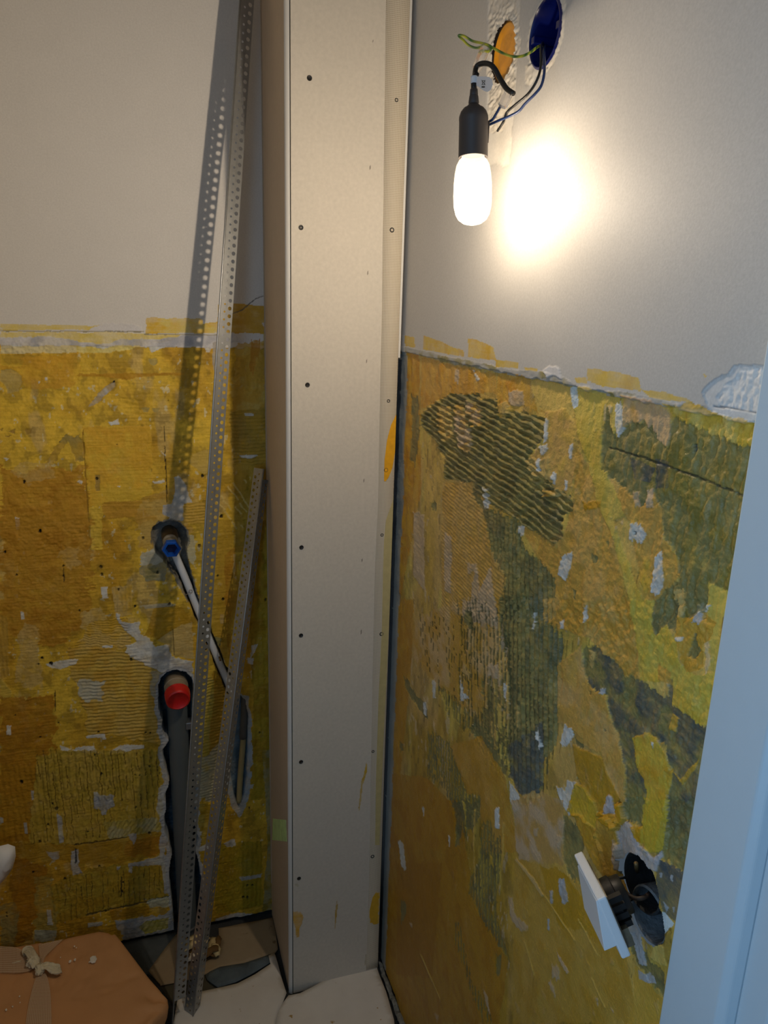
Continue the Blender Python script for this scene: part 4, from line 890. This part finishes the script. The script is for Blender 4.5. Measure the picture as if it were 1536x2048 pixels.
# ================================================================== round boxes in the wall
MNB = mat('blue_box', (5,18,84), .25, noise=.04, spec=.6)
wb = empty('junction_box', (XR, BC[0], BC[1]), 'round open blue junction box set in the white wall, wires coming out', 'junction box')
def cup(name, c, r, dep, m, parent, lip=.002, rimw=.003, seg=36, e=0.):
    vs, fs = lathe_data((XR-lip, c[0], c[1]), (XR+dep, c[0], c[1]), [(0, r+rimw*.3), (.0, r), (.003, r-.0015), (dep, r-.003), (dep+.001, .0004)], seg, caps=False)
    k = len(vs)
    v2, f2 = lathe_data((XR-lip, c[0], c[1]), (XR+dep, c[0], c[1]), [(0, r+rimw*.3), (.0015, r+rimw), (dep, r+.001), (dep+.003, .0004)], seg, vs, fs, caps=False)
    o = mesh(name, vs, fs, m, parent); mm = o.modifiers.new('e', 'EDGE_SPLIT'); mm.split_angle = .7; return o
bxx = cup('cup', BC, .0345, .045, MNB, wb)
for sgn in (-1, 1):
    box('screw_post', (XR-.001, BC[0]+sgn*.029-.004, BC[1]-.004), (XR+.030, BC[0]+sgn*.029+.004, BC[1]+.004), MNB, wb, .001)
lathe('inner_cover', (XR+.030, BC[0]-.004, BC[1]+.008), (XR+.044, BC[0]-.004, BC[1]+.008), [(0,.001),(.0004,.018),(.012,.020)], mat('bright_blue', (10,44,150), .2), wb, 24)
ob = empty('blanking_cover', (XR, OC_[0], OC_[1]), 'round orange plastic cover sunk in rough plaster beside the blue box', 'cover')
vs, fs = lathe_data((XR+.006, OC_[0], OC_[1]), (XR+.02, OC_[0], OC_[1]), [(.0, .0004), (.0006, .010), (-.0006, .020), (.0004, .028), (-.003, .031), (-.0025, .0335), (-.0006, .0350), (-.0004, .0560), (.006, .0562)], 40, caps=False)
MOR = mat('orange_plastic', (204,138,22), .35, noise=.16, nscale=50, bump=.5, bscale=90, spec=.5)
o = mesh('disc', vs, fs, MOR, ob)

# ================================================================== wires
def wpt(px, py, x): return tuple(on(px, py, 0, x))
def wire(name, pts, r, m, label, parent=None, n=6):
    o = tube(name, [wpt(*q) for q in pts], r, m, parent, 8, n)
    if parent is None: tag(o, label, 'wire')
    return o
MGY = mat('earth_wire', (150,160,40), .4); t_ = MGY.node_tree
tc = t_.nodes.new('ShaderNodeTexCoord'); wv = t_.nodes.new('ShaderNodeTexWave'); wv.inputs['Scale'].default_value = 60; t_.links.new(tc.outputs['Object'], wv.inputs['Vector'])
cr = t_.nodes.new('ShaderNodeMix'); cr.data_type = 'RGBA'; cr.inputs[6].default_value = (*lin((196,196,50)), 1); cr.inputs[7].default_value = (*lin((60,110,50)), 1)
t_.links.new(wv.outputs['Fac'], cr.inputs[0]); t_.links.new(cr.outputs[2], t_.nodes['Principled BSDF'].inputs['Base Color'])
MBW = mat('blue_wire', (26,52,100), .4); MKW = mat('black_wire', (20,18,20), .4)
MCL = bpy.data.materials.new('clear_plastic'); MCL.use_nodes = True
b_ = MCL.node_tree.nodes['Principled BSDF']; b_.inputs['Base Color'].default_value = (.85,.8,.74,1); b_.inputs['Roughness'].default_value = .15; b_.inputs['Transmission Weight'].default_value = .75; b_.inputs['IOR'].default_value = 1.2
wire('earth_wire', [(1090,92,XR+.035),(1078,92,.455),(1062,104,.442),(1045,112,.436),(1025,113,.432),(1005,106,.428),(988,97,.424),(972,89,.420),(955,96,.418),(938,91,.416),(926,80,.414),(917,71,.412),(928,72,.414),(945,82,.418),(962,86,.420),(975,90,.4215),(982,98,.422),(976,103,.420),(966,101,.4195),(961,106,.419)], .00150, MGY, 'green and yellow earth wire curling from the blue box to the left')
wire('black_wire', [(1088,80,XR+.036),(1082,95,.452),(1082,130,.436),(1074,160,.430),(1056,188,.426),(1030,210,.422),(1014,225,.420),(1006,245,.418),(995,262,.418)], .00145, MKW, 'thin black wire hanging from the blue box down beside the bulb holder')
wire('blue_wire', [(1092,85,XR+.036),(1088,105,.450),(1089,140,.432),(1083,170,.428),(1070,188,.424),(1050,208,.420),(1038,222,.418),(1020,232,.414),(1000,240,.410),(976,250,.406),(972,246,.405),(984,240,.408),(992,228,.411),(1000,214,.413)], .00150, MBW, 'blue wire hanging from the blue box to the side of the bulb holder')
flx = wire('flex_cable', [(950,149,.389),(951,140,.391),(955,131,.393),(966,127,.397),(980,129,.401),(990,139,.405),(998,154,.409),(1006,167,.412),(1014,178,.414),(1027,187,.417)], .0030, MBK, 'short thick black cable arching from the holder across the orange cover')
def connector(pa, pb, xa, r, label):
    a, b = Vector(wpt(pa[0], pa[1], xa)), Vector(wpt(pb[0], pb[1], xa))
    o = lathe('wire_connector', a, b, [(0, r*.8), (.001, r), ((b-a).length-.001, r), ((b-a).length, r*.7)], MCL, None, 6, smooth=False, caps=True, rot=.3)
    return tag(o, label, 'connector', 'clear wire connectors')
connector((1019,182), (1005,213), .419, .0058, 'clear plastic wire connector just above the blue and black wires')
connector((973,92), (952,140), .4205, .0062, 'clear plastic wire connector on the earth wire above the holder')

# ================================================================== switch opening and switch
sw = empty('switch_box', (XR, S1[0], S1[1]), 'dark double back box hollow in the scraped wall behind the switch', 'back box')
MSB = mat('box_dark', (34,36,38), .7, noise=.3, nscale=60, bump=.6); MSB2 = mat('box_grey', (98,104,108), .8, noise=.3, nscale=90, bump=.8)
cup('upper_cup', S1, .0290, .052, MSB, sw, lip=-.0045, rimw=.002)
cup('lower_cup', S2, .0270, .034, MSB2, sw, lip=-.0050, rimw=.002)
tube('box_screw', [wpt(1231,1758,XR-.020), wpt(1236,1757,XR-.016), wpt(1250,1755,XR+.004)], .0016, MZ, sw, 8, 1, rf=lambda t: 1.9 if t < .3 else 1)
tube('box_screw', [wpt(1272,1727,XR-.004), wpt(1273,1735,XR+.002), wpt(1274,1742,XR+.01)], .0024, MBR, sw, 8, 1)
sc_ = .93
def toward(P): return EYE+(np.array(P)-EYE)*sc_
SA, SBp, SC = toward((.436,.6188,.9108)), toward((.416,.5420,.9204)), toward((.448,.5308,.8475))
SD = SA+SC-SBp
SA, SBp, SC, SD = map(Vector, (SA, SBp, SC, SD))
nn = (SBp-SA).cross(SC-SBp).normalized()
if nn.x < 0: nn = -nn                     # towards the wall
st_ = empty('light_switch', (SA+SC)/2, 'white rocker light switch pulled off the wall, hanging by its wires', 'switch')
MSW = mat('switch_white', (222,224,226), .3)
def plate(name, s, off, th, m, parent, bv=.001, shift=(0,0)):
    c = (SA+SC)/2; pts = [c+(q-c)*s+nn*off for q in (SA, SBp, SC, SD)]
    o = slab(name, pts, nn, th, m, parent); bevel(o, bv); return o
plate('surround', 1., 0, .0095, MSW, st_, .0018)
_u = (SBp-SA).normalized(); _v = (SC-SBp).normalized()
rk = [SA+_v*.013+_u*.002, SBp+_v*.002-_u*.002, SC-_v*.016-_u*.002, SD-_v*.010+_u*.003]; lift = (.001, .001, .0125, .0125)
rv = [tuple(q-nn*l) for q, l in zip(rk, lift)]+[tuple(q+nn*.0008) for q in rk]
ro = mesh('rocker', rv, [(0,1,2,3), (7,6,5,4), (0,4,5,1), (1,5,6,2), (2,6,7,3), (3,7,4,0)], MSW, st_, smooth=False); bevel(ro, .0006)
ctr = (SA+SC)/2+nn*.0095
e_u = (SBp-SA).normalized(); e_v = (SC-SBp).normalized()
slab('mounting_bracket', [tuple(ctr+e_u*a+e_v*b) for a, b in ((-.030,-.030),(-.008,-.034),(.008,-.034),(.030,-.030),(.034,-.008),(.034,.008),(.030,.030),(.008,.034),(-.008,.034),(-.030,.030),(-.034,.008),(-.034,-.008))], nn, .0012, mat('bracket', (120,112,96), .4, metal=.7, noise=.2), st_)
lathe('mechanism', ctr+nn*.001, ctr+nn*.022, [(0,.021),(.010,.0215),(.011,.0195),(.020,.0190),(.021,.0180)], MBK, st_, 20)
for k in range(4):
    a = ctr+e_v*(-.020+.0105*k)+e_u*.0165+nn*.001
    vs_ = [a, a+e_v*.007, a+e_v*.007+e_u*.006, a+e_u*.006]
    slab('terminal', [tuple(q) for q in vs_], nn, .014, MBK, st_)
bracket_lug = slab('claw', [tuple(ctr+e_u*a+e_v*b) for a, b in ((.012,.016),(.030,.012),(.034,.030),(.020,.036))], nn, .008, mat('claw', (130,120,100), .4, metal=.5, noise=.3), st_)
MOW = mat('old_wire', (70,58,50), .5)
tw = tuple(ctr+e_u*.010-e_v*.004+nn*.018)
tag(tube('old_cable', [tw, wpt(1216,1777,.437), wpt(1226,1771,.442), wpt(1240,1774,.446), wpt(1254,1788,.450), wpt(1272,1797,.456), wpt(1288,1795,.464), wpt(1300,1786,.478), wpt(1306,1776,.500)], .0023, MOW, None, 10), 'thick brown grey cable looping from the switch back into the wall opening', 'cable')
tag(tube('thin_wire', [tuple(ctr+e_u*.012+e_v*.018+nn*.016), wpt(1246,1832,.440), wpt(1250,1818,.446), wpt(1258,1804,.452), wpt(1268,1796,.462), wpt(1284,1790,.490)], .0016, MBK, None, 8), 'thin black wire behind the hanging switch, below the thick cable', 'wire')

# ================================================================== floor coverings
def fl_at(px, py, z): return tuple(on(px, py, 2, z))
def tri_fill(name, outline, z, th, m, warp=0., parent=None, res=.012, fx=7., seed=0, curl=None):
    """thin sheet on the floor: outline in photo points at height z, gridded so that it can lie slightly uneven"""
    P = np.array([on(x, y, 2, z)[:2] for x, y in outline])
    import bmesh
    bm = bmesh.new(); v = [bm.verts.new((a, b, 0)) for a, b in P]; f = bm.faces.new(v)
    bmesh.ops.triangulate(bm, faces=[f])
    for _ in range(5):
        long_ = [e for e in bm.edges if e.calc_length() > res*1.6]
        if not long_: break
        bmesh.ops.subdivide_edges(bm, edges=long_, cuts=1, use_grid_fill=False)
        bmesh.ops.triangulate(bm, faces=[f_ for f_ in bm.faces if len(f_.verts) > 4])
    for w in bm.verts:
        n1 = float(fbm(np.array(w.co.x*fx+seed), np.array(w.co.y*fx+seed*2), 3))
        w.co.z = z+warp*(n1+.5)
        if curl: w.co.z += curl(w.co.x, w.co.y)
        w.co.z = max(w.co.z, z)
    bm.normal_update(); me = bpy.data.meshes.new(name)
    off = wloc(parent); bmesh.ops.translate(bm, verts=bm.verts, vec=-off)
    if sum(f_.normal.z for f_ in bm.faces) < 0: bmesh.ops.reverse_faces(bm, faces=bm.faces)
    bm.to_mesh(me); bm.free(); me.materials.append(m)
    me.polygons.foreach_set('use_smooth', [True]*len(me.polygons))
    o = bpy.data.objects.new(name, me); link(o)
    if parent is not None: o.parent = parent
    mm = o.modifiers.new('s', 'SOLIDIFY'); mm.thickness = th; mm.offset = 1
    return o
def stain_mat(name, rgb, spots, rough=.7, thr=.72, sc1=18, noise=.05):
    m = mat(name, rgb, rough, 0, noise, 30, .25, 60); t = m.node_tree; b = t.nodes['Principled BSDF']
    tc = t.nodes.new('ShaderNodeTexCoord'); n = t.nodes.new('ShaderNodeTexNoise'); n.inputs['Scale'].default_value = sc1; n.inputs['Detail'].default_value = 5; n.inputs['Roughness'].default_value = .6
    t.links.new(tc.outputs['Object'], n.inputs['Vector'])
    r = t.nodes.new('ShaderNodeMapRange'); r.inputs['From Min'].default_value = thr-.02; r.inputs['From Max'].default_value = thr+.03; t.links.new(n.outputs['Fac'], r.inputs['Value'])
    c = t.nodes.new('ShaderNodeMix'); c.data_type = 'RGBA'; src = b.inputs['Base Color'].links[0].from_socket
    t.links.new(src, c.inputs[6]); c.inputs[7].default_value = (*lin(spots), 1); t.links.new(r.outputs[0], c.inputs[0]); t.links.new(c.outputs[2], b.inputs['Base Color'])
    return m
MCARD = stain_mat('beige_card', (150,132,104), (110,92,60), thr=.66)
MGPA = mat('grey_felt', (74,80,82), .9, noise=.2, nscale=30, bump=.6, bscale=150)
MGPB = mat('bluish_felt', (82,92,96), .9, noise=.25, nscale=25, bump=.6, bscale=120)
MOLV = mat('olive_board', (72,68,52), .85, noise=.15, nscale=30)
MPAP = stain_mat('white_paper', (212,206,196), (160,130,70), thr=.665, sc1=40, noise=.03)
tag(tri_fill('felt_sheet', [(200,1905),(255,1886),(352,1866),(366,1872),(310,1960),(296,1950),(240,1990),(200,1960)], .0005, .0025, MGPA, .002, seed=3), 'dark grey felt sheet on the floor between package and back wall', 'felt')
tag(tri_fill('olive_board', [(318,1968),(400,1950),(430,1930),(520,1935),(440,1990),(420,2000),(345,2010),(330,1990)], .0005, .002, MOLV, 0, seed=5), 'dark olive board lying under the grey felt and white paper', 'board')
card = [(297,1943),(330,1898),(352,1870),(372,1866)]+[(378,1900),(362,1912),(368,1921),(392,1926),(415,1918),(432,1905),(440,1890),(438,1877)]+[(437,1858),(545,1837),(552,1870),(556,1900),(548,1912),(480,1930),(432,1943),(385,1960),(322,1973)]
tag(tri_fill('cardboard_sheet', card, .0038, .002, MCARD, .002, seed=8), 'beige cardboard floor cover with a rough cut-out round the drain pipe', 'cardboard')
tag(tri_fill('felt_strip', [(411,1952),(420,1945),(440,1936),(490,1928),(542,1911),(546,1925),(500,1952),(472,1966),(436,1977),(415,1962)], .0068, .0022, MGPB, .003, seed=11), 'torn bluish grey felt strip between cardboard and white paper', 'felt')
tag(tri_fill('paper_sheet', [(356,1998),(430,1979),(475,1968),(510,1950),(541,1930),(537,1913),(549,1907),(556,1930),(564,1960),(573,1989),(566,2008),(556,2030),(540,2120),(330,2150)], .0098, .0006, MPAP, .006, seed=14), 'white floor paper left of the boxing, with a small upright torn tab', 'paper', 'white floor papers')
tag(tri_fill('paper_sheet', [(577,1993),(600,1989),(622,1978),(655,1958),(690,1943),(720,1935),(751,1929),(760,1955),(772,1985),(788,2040),(800,2150),(530,2150),(556,2028),(566,2008)], .0120, .0006, MPAP, .004, seed=19), 'white stained floor paper lying in front of the boxing', 'paper', 'white floor papers')
MRB = mat('rubble', (120,118,108), .9, noise=.4, nscale=120, bump=1., bscale=120)
rb_ = tri_fill('rubble_strip', [(757,1932),(764,1936),(775,1965),(790,2000),(812,2060),(830,2150),(818,2150),(800,2060),(784,2010),(770,1975)], .002, .003, MRB, .012, fx=60, seed=23, res=.006)
rb_['kind'] = 'stuff'; rb_['label'] = 'grey plaster rubble along the foot of the right wall'; rb_['category'] = 'rubble'

# curled chips of foam and wood round the foot of the drain
MCH = [mat('chip_pale', (206,186,136), .8, noise=.15, nscale=60), mat('chip_brown', (112,84,44), .8, noise=.2, nscale=60), mat('chip_white', (214,206,190), .8)]
rnd = random.Random(4)
chips = [(372,1888,.028,.010,20,0),(384,1880,.045,.012,25,0),(378,1896,.05,.012,40,0),(392,1900,.046,.011,30,1),(368,1905,.030,.010,80,1),(373,1915,.028,.009,-20,1),(386,1914,.040,.010,10,1),(398,1910,.034,.009,0,0),(383,1918,.020,.012,15,2),(425,1892,.034,.016,60,0),(432,1900,.03,.012,100,0),(424,1905,.034,.011,20,1),(418,1912,.028,.009,-20,1),(437,1884,.024,.009,80,1),(407,1888,.03,.012,50,0),(362,1898,.02,.008,40,1)]
for i, (x, y, L, w, a, mi) in enumerate(chips):
    L *= 1.25; w *= 1.5; c = Vector(fl_at(x, y, .014+.004*(i % 3))); a = math.radians(a+rnd.uniform(-8, 8)); u = Vector((math.cos(a), math.sin(a), 0)); v_ = Vector((-u.y, u.x, 0))
    vs, fs = [], []; N = 6; tw_ = rnd.uniform(-.5, .5)
    for j in range(N+1):
        t = j/N-.5; ww = w*(1-1.6*t*t)*.5*(1+.2*math.sin(j*2+i)); zz_ = .006*math.cos(t*3)+.002*math.sin(i+j)
        r_ = tw_+t*.8
        for s_ in (-1, 0, 1):
            q = c+u*(t*L)+v_*(s_*ww*math.cos(r_))+Vector((0, 0, zz_+s_*ww*math.sin(r_)*.8+(.0015 if s_ == 0 else 0)))
            vs.append(tuple(q))
    for j in range(N):
        for s_ in range(2): fs.append((j*3+s_, j*3+s_+1, j*3+s_+4, j*3+s_+3))
    o = mesh('wood_chip', vs, fs, MCH[mi]); mm = o.modifiers.new('s', 'SOLIDIFY'); mm.thickness = .0018
    lab = {0: 'pale curled chip among the scraps round the foot of the drain pipe', 1: 'brown curled chip among the scraps round the foot of the drain pipe', 2: 'small white chip in front of the scraps at the drain pipe'}[mi]
    tag(o, lab, 'chip', ('pale chips at the drain pipe', 'brown chips at the drain pipe', 'white chip at the drain pipe')[mi])
tg_ = lathe('valve_stub', fl_at(448,1838,.0), fl_at(450,1800,.05), [(0,.004),(.02,.004),(.021,.007),(.03,.007),(.03,.004)], MBR, None, 10)
bpy.data.objects.remove(tg_)

# ================================================================== wrapped package
ZP = .085
MKR = mat('kraft_paper', (198,146,96), .7, noise=.05, nscale=14, bump=.25, bscale=25)
top_o = [(-90,1912),(0,1895),(110,1879),(200,1861),(232,1866),(262,1905),(296,1948),(337,1996),(335,2010),(314,2032),(290,2062),(250,2140),(60,2200),(-150,2210)]
TP = np.array([on(x, y, 2, ZP)[:2] for x, y in top_o]); cen = TP.mean(0)
cen = np.array([-.26, 1.36])
# resample outline by angle round the centre
import itertools
def radial(P, c, n):
    out = []
    for k in range(n):
        a = 2*math.pi*k/n; d = np.array([math.cos(a), math.sin(a)]); best = .01
        for i in range(len(P)):
            p0, p1 = P[i]-c, P[(i+1) % len(P)]-c; e = p1-p0; den = d[0]*e[1]-d[1]*e[0]
            if abs(den) < 1e-9: continue
            t = (p0[0]*e[1]-p0[1]*e[0])/den; s_ = (p0[0]*d[1]-p0[1]*d[0])/den
            if -1e-6 <= s_ <= 1+1e-6 and t > best: best = t
        out.append(best)
    return out
NA = 180; rad = radial(TP, cen, NA)
vs, fs = [], []
rings = [(f, ZP, 1) for f in np.linspace(.04, .93, 22)]+[(.965, ZP-.0008, 1), (.985, ZP-.003, 1), (.998, ZP-.008, .9), (1.0, ZP-.016, .8), (.985, ZP-.04, .6), (.95, .02, .3), (.93, .0015, 0)]
for f, z, wv_ in rings:
    for k in range(NA):
        a = 2*math.pi*k/NA; x = cen[0]+rad[k]*f*math.cos(a); y = cen[1]+rad[k]*f*math.sin(a)
        n1 = float(fbm(np.array(x*6.), np.array(y*6.), 3)); cr_ = abs(float(fbm(np.array(x*13.+5), np.array(y*9.), 3)))
        dz = wv_*(.004*n1-.004*max(0, .12-cr_)*8*(.3+f))
        dc = math.hypot(x+.005, y-1.315)
        if dc < .09 and f > .5: dz += wv_*.006*math.sin((math.atan2(y-1.315, x+.005))*7)*(1-dc/.09)
        vs.append((x, y, max(.001, z+dz)))
b_i = len(vs); vs.append((cen[0], cen[1], ZP))
for j in range(len(rings)-1):
    for k in range(NA):
        k2 = (k+1) % NA; fs.append((j*NA+k, j*NA+k2, (j+1)*NA+k2, (j+1)*NA+k)[::-1])
for k in range(NA): fs.append((b_i, k, (k+1) % NA))
fs.append(tuple((len(rings)-1)*NA+k for k in range(NA))[::-1])
pk = empty('wrapped_package', (cen[0], cen[1], 0), 'brown paper package tied with gauze ribbon on the floor at lower left', 'package')
mesh('wrapping', vs, fs, MKR, pk)
def top_z(x, y):
    r = math.hypot(x-cen[0], y-cen[1]); return ZP+.004*float(fbm(np.array(x*6.), np.array(y*6.), 3))+.0026
def gauze():
    m = bpy.data.materials.new('gauze'); m.use_nodes = True; t = m.node_tree; b = t.nodes['Principled BSDF']; b.inputs['Base Color'].default_value = (*lin((206,178,146)), 1); b.inputs['Roughness'].default_value = .8
    uv = t.nodes.new('ShaderNodeUVMap'); sep = t.nodes.new('ShaderNodeSeparateXYZ'); t.links.new(uv.outputs[0], sep.inputs[0]); outs = []
    for a in ('X', 'Y'):
        q = t.nodes.new('ShaderNodeMath'); q.operation = 'SINE'; s_ = t.nodes.new('ShaderNodeMath'); s_.operation = 'MULTIPLY'; s_.inputs[1].default_value = 2*math.pi/.0032
        t.links.new(sep.outputs[a], s_.inputs[0]); t.links.new(s_.outputs[0], q.inputs[0]); outs.append(q)
    mx = t.nodes.new('ShaderNodeMath'); mx.operation = 'MAXIMUM'; t.links.new(outs[0].outputs[0], mx.inputs[0]); t.links.new(outs[1].outputs[0], mx.inputs[1])
    r = t.nodes.new('ShaderNodeMapRange'); r.inputs['From Min'].default_value = .25; r.inputs['From Max'].default_value = .6; r.inputs['To Min'].default_value = .25; r.inputs['To Max'].default_value = 1; t.links.new(mx.outputs[0], r.inputs['Value'])
    t.links.new(r.outputs[0], b.inputs['Alpha']); return m
MGZ = gauze(); MGK = mat('gauze_knot', (214,204,176), .8, noise=.1, nscale=90, bump=.8, bscale=220)
rib = empty('gauze_ribbon', fl_at(80,1930,ZP), 'cream mesh gauze ribbon knotted over the brown paper package', 'ribbon')
def band(name, pairs, n=10):
    L_ = smooth_path([(*on(a, b, 2, ZP)[:2], 0) for (a, b), _ in pairs], n); R_ = smooth_path([(*on(a, b, 2, ZP)[:2], 0) for _, (a, b) in pairs], n)
    vs, fs, uvs = [], [], []; s_ = 0; W = 8
    for i, (l, r) in enumerate(zip(L_, R_)):
        if i: s_ += ((l+r)/2-(L_[i-1]+R_[i-1])/2).length
        for j in range(W+1):
            q = l.lerp(r, j/W); wdt = (l-r).length
            vs.append((q.x, q.y, top_z(q.x, q.y)+.0012+.0012*math.sin(j*1.9)*(1-min(1, wdt/.05)))); uvs.append((s_, .045*j/W))
    for i in range(len(L_)-1):
        for j in range(W): k = i*(W+1)+j; fs.append((k, k+1, k+W+2, k+W+1))
    return mesh(name, vs, fs, MGZ, rib, uv=uvs)
band('band', [((-60,1890),(-60,1960)),((0,1896),(0,1951)),((30,1898),(30,1951)),((50,1908),(55,1948)),((70,1924),(72,1940))])
band('band', [((78,1893),(128,1882)),((79,1908),(112,1897)),((80,1922),(92,1918)),((82,1934),(86,1934))])
band('band', [((76,1944),(84,1944)),((72,1958),(94,1955)),((64,1985),(101,1985)),((56,2020),(103,2020)),((50,2060),(104,2060)),((40,2120),(104,2120))])
kp = lambda x, y, z: tuple(on(x, y, 2, ZP+z))
def crumple(name, c, r, seed, stretch=(1, 1, 1)):
    vs, fs = [], []; NU, NV = 40, 22
    for i in range(NV+1):
        for j in range(NU):
            th = math.pi*i/NV; ph = 2*math.pi*j/NU; d = (math.sin(th)*math.cos(ph), math.sin(th)*math.sin(ph), math.cos(th))
            n = float(fbm(np.array(d[0]*2.2+seed+d[2]), np.array(d[1]*2.2+seed*3-d[2]), 3)); f = float(vnoise(np.array(ph*3.5+seed), np.array(th*1.3)))*math.sin(th)
            k = 1-.9*abs(n)+.22*f
            vs.append(tuple(c[q]+r*k*d[q]*stretch[q] for q in range(3)))
    for i in range(NV):
        for j in range(NU): j2 = (j+1) % NU; fs.append((i*NU+j, (i+1)*NU+j, (i+1)*NU+j2, i*NU+j2))
    return mesh(name, vs, fs, MGK, rib)
crumple('knot', kp(66,1922,.014), .0150, 3, (1, 1.2, .8)); crumple('knot', kp(80,1938,.013), .0140, 8, (.8, 1.1, .8))
def tail(pts, w, seed):
    path = smooth_path([kp(*q) for q in pts], 8); vs, fs = [], []; W = 8
    for i, q in enumerate(path):
        d = (path[min(i+1, len(path)-1)]-path[max(i-1, 0)]).normalized(); s_ = d.cross(Vector((0, 0, 1))).normalized(); t = i/(len(path)-1)
        for j in range(W+1):
            x = (j/W-.5)*w*(.6+.7*math.sin(t*2.6+.4)); vs.append(tuple(q+s_*x+Vector((0, 0, .0035*math.sin(j*2.1+i*.35+seed)*(.4+t)+.002))))
    for i in range(len(path)-1):
        for j in range(W): k = i*(W+1)+j; fs.append((k, k+1, k+W+2, k+W+1))
    o = mesh('ribbon_tail', vs, fs, MGK, rib); m = o.modifiers.new('s', 'SOLIDIFY'); m.thickness = .0012; return o
tail([(84,1935,.016), (95,1932,.018), (106,1937,.014), (116,1943,.012), (123,1942,.010)], .017, 1)
tail([(72,1935,.016), (64,1912,.018), (56,1900,.012), (50,1912,.010)], .016, 3)
tube('loose_thread', [kp(55,1898,.005), kp(66,1900,.012), kp(72,1908,.016)], .0008, MGK, rib, 6)
tube('loose_thread', [kp(24,1926,.004), kp(34,1924,.006), kp(42,1922,.005)], .0014, MGK, rib, 6)
# plaster crumbs on the package
MFK = mat('plaster_crumb', (224,218,206), .8)
def crumb(px, py, r, i):
    c = Vector(on(px, py, 2, ZP+.004)); c.z = top_z(c.x, c.y)+.0005; rr = random.Random(i); vs = []; n = 7
    for z, s_ in ((0, 1.), (r*.25, .8)):
        for k in range(n):
            a = 2*math.pi*k/n; q = r*s_*(.7+.5*rr.random()); vs.append((c.x+q*math.cos(a)*1.0, c.y+q*math.sin(a)*1.5, c.z+z))
    return mesh('plaster_crumb', vs, [tuple(range(n))[::-1], tuple(range(n, 2*n))]+[(k, (k+1) % n, n+(k+1) % n, n+k) for k in range(n)], MFK, None, smooth=False)
for i, (x, y, r) in enumerate([(186,1921,.0075),(150,1921,.0026),(140,1924,.0028),(179,1926,.0018),(149,1894,.0018),(153,1897,.0012),(121,1916,.0012),(39,1992,.0018),(25,2012,.0016),(12,2018,.0022),(40,2004,.0012)]):
    o = crumb(x, y, r, i)
    tag(o, 'largest white plaster crumb, alone on the right of the package top' if i == 0 else 'tiny white plaster crumb on the brown package', 'crumb', None if i == 0 else 'tiny crumbs on the package')
# white shape added in place of an unclear pale blur at the left edge
pts = [(-30,1700),(0,1692),(16,1688),(30,1693),(31,1712),(25,1735),(14,1752),(0,1768),(-30,1780)]
vs = []; cc = None
zq = [on(x, y, 1, 1.545) for x, y in pts]; c_ = np.mean(zq, 0)+np.array([0, -.02, 0])
vs = [tuple(q) for q in zq]+[tuple((q+c_)/2+np.array([0, -.008*(i % 2), 0])) for i, q in enumerate(zq)]+[tuple(c_)]
n = len(pts); fs = [(i, (i+1) % n, n+(i+1) % n, n+i) for i in range(n)]+[(n+i, n+(i+1) % n, 2*n) for i in range(n)]
o = mesh('white_blur_shape', vs, fs, mat('blur_white', (236,236,236), .6)); tag(o, 'white stand-in shape for an unclear pale blur at the left picture edge', 'paper scrap')
m_ = o.modifiers.new('s', 'SOLIDIFY'); m_.thickness = .001;
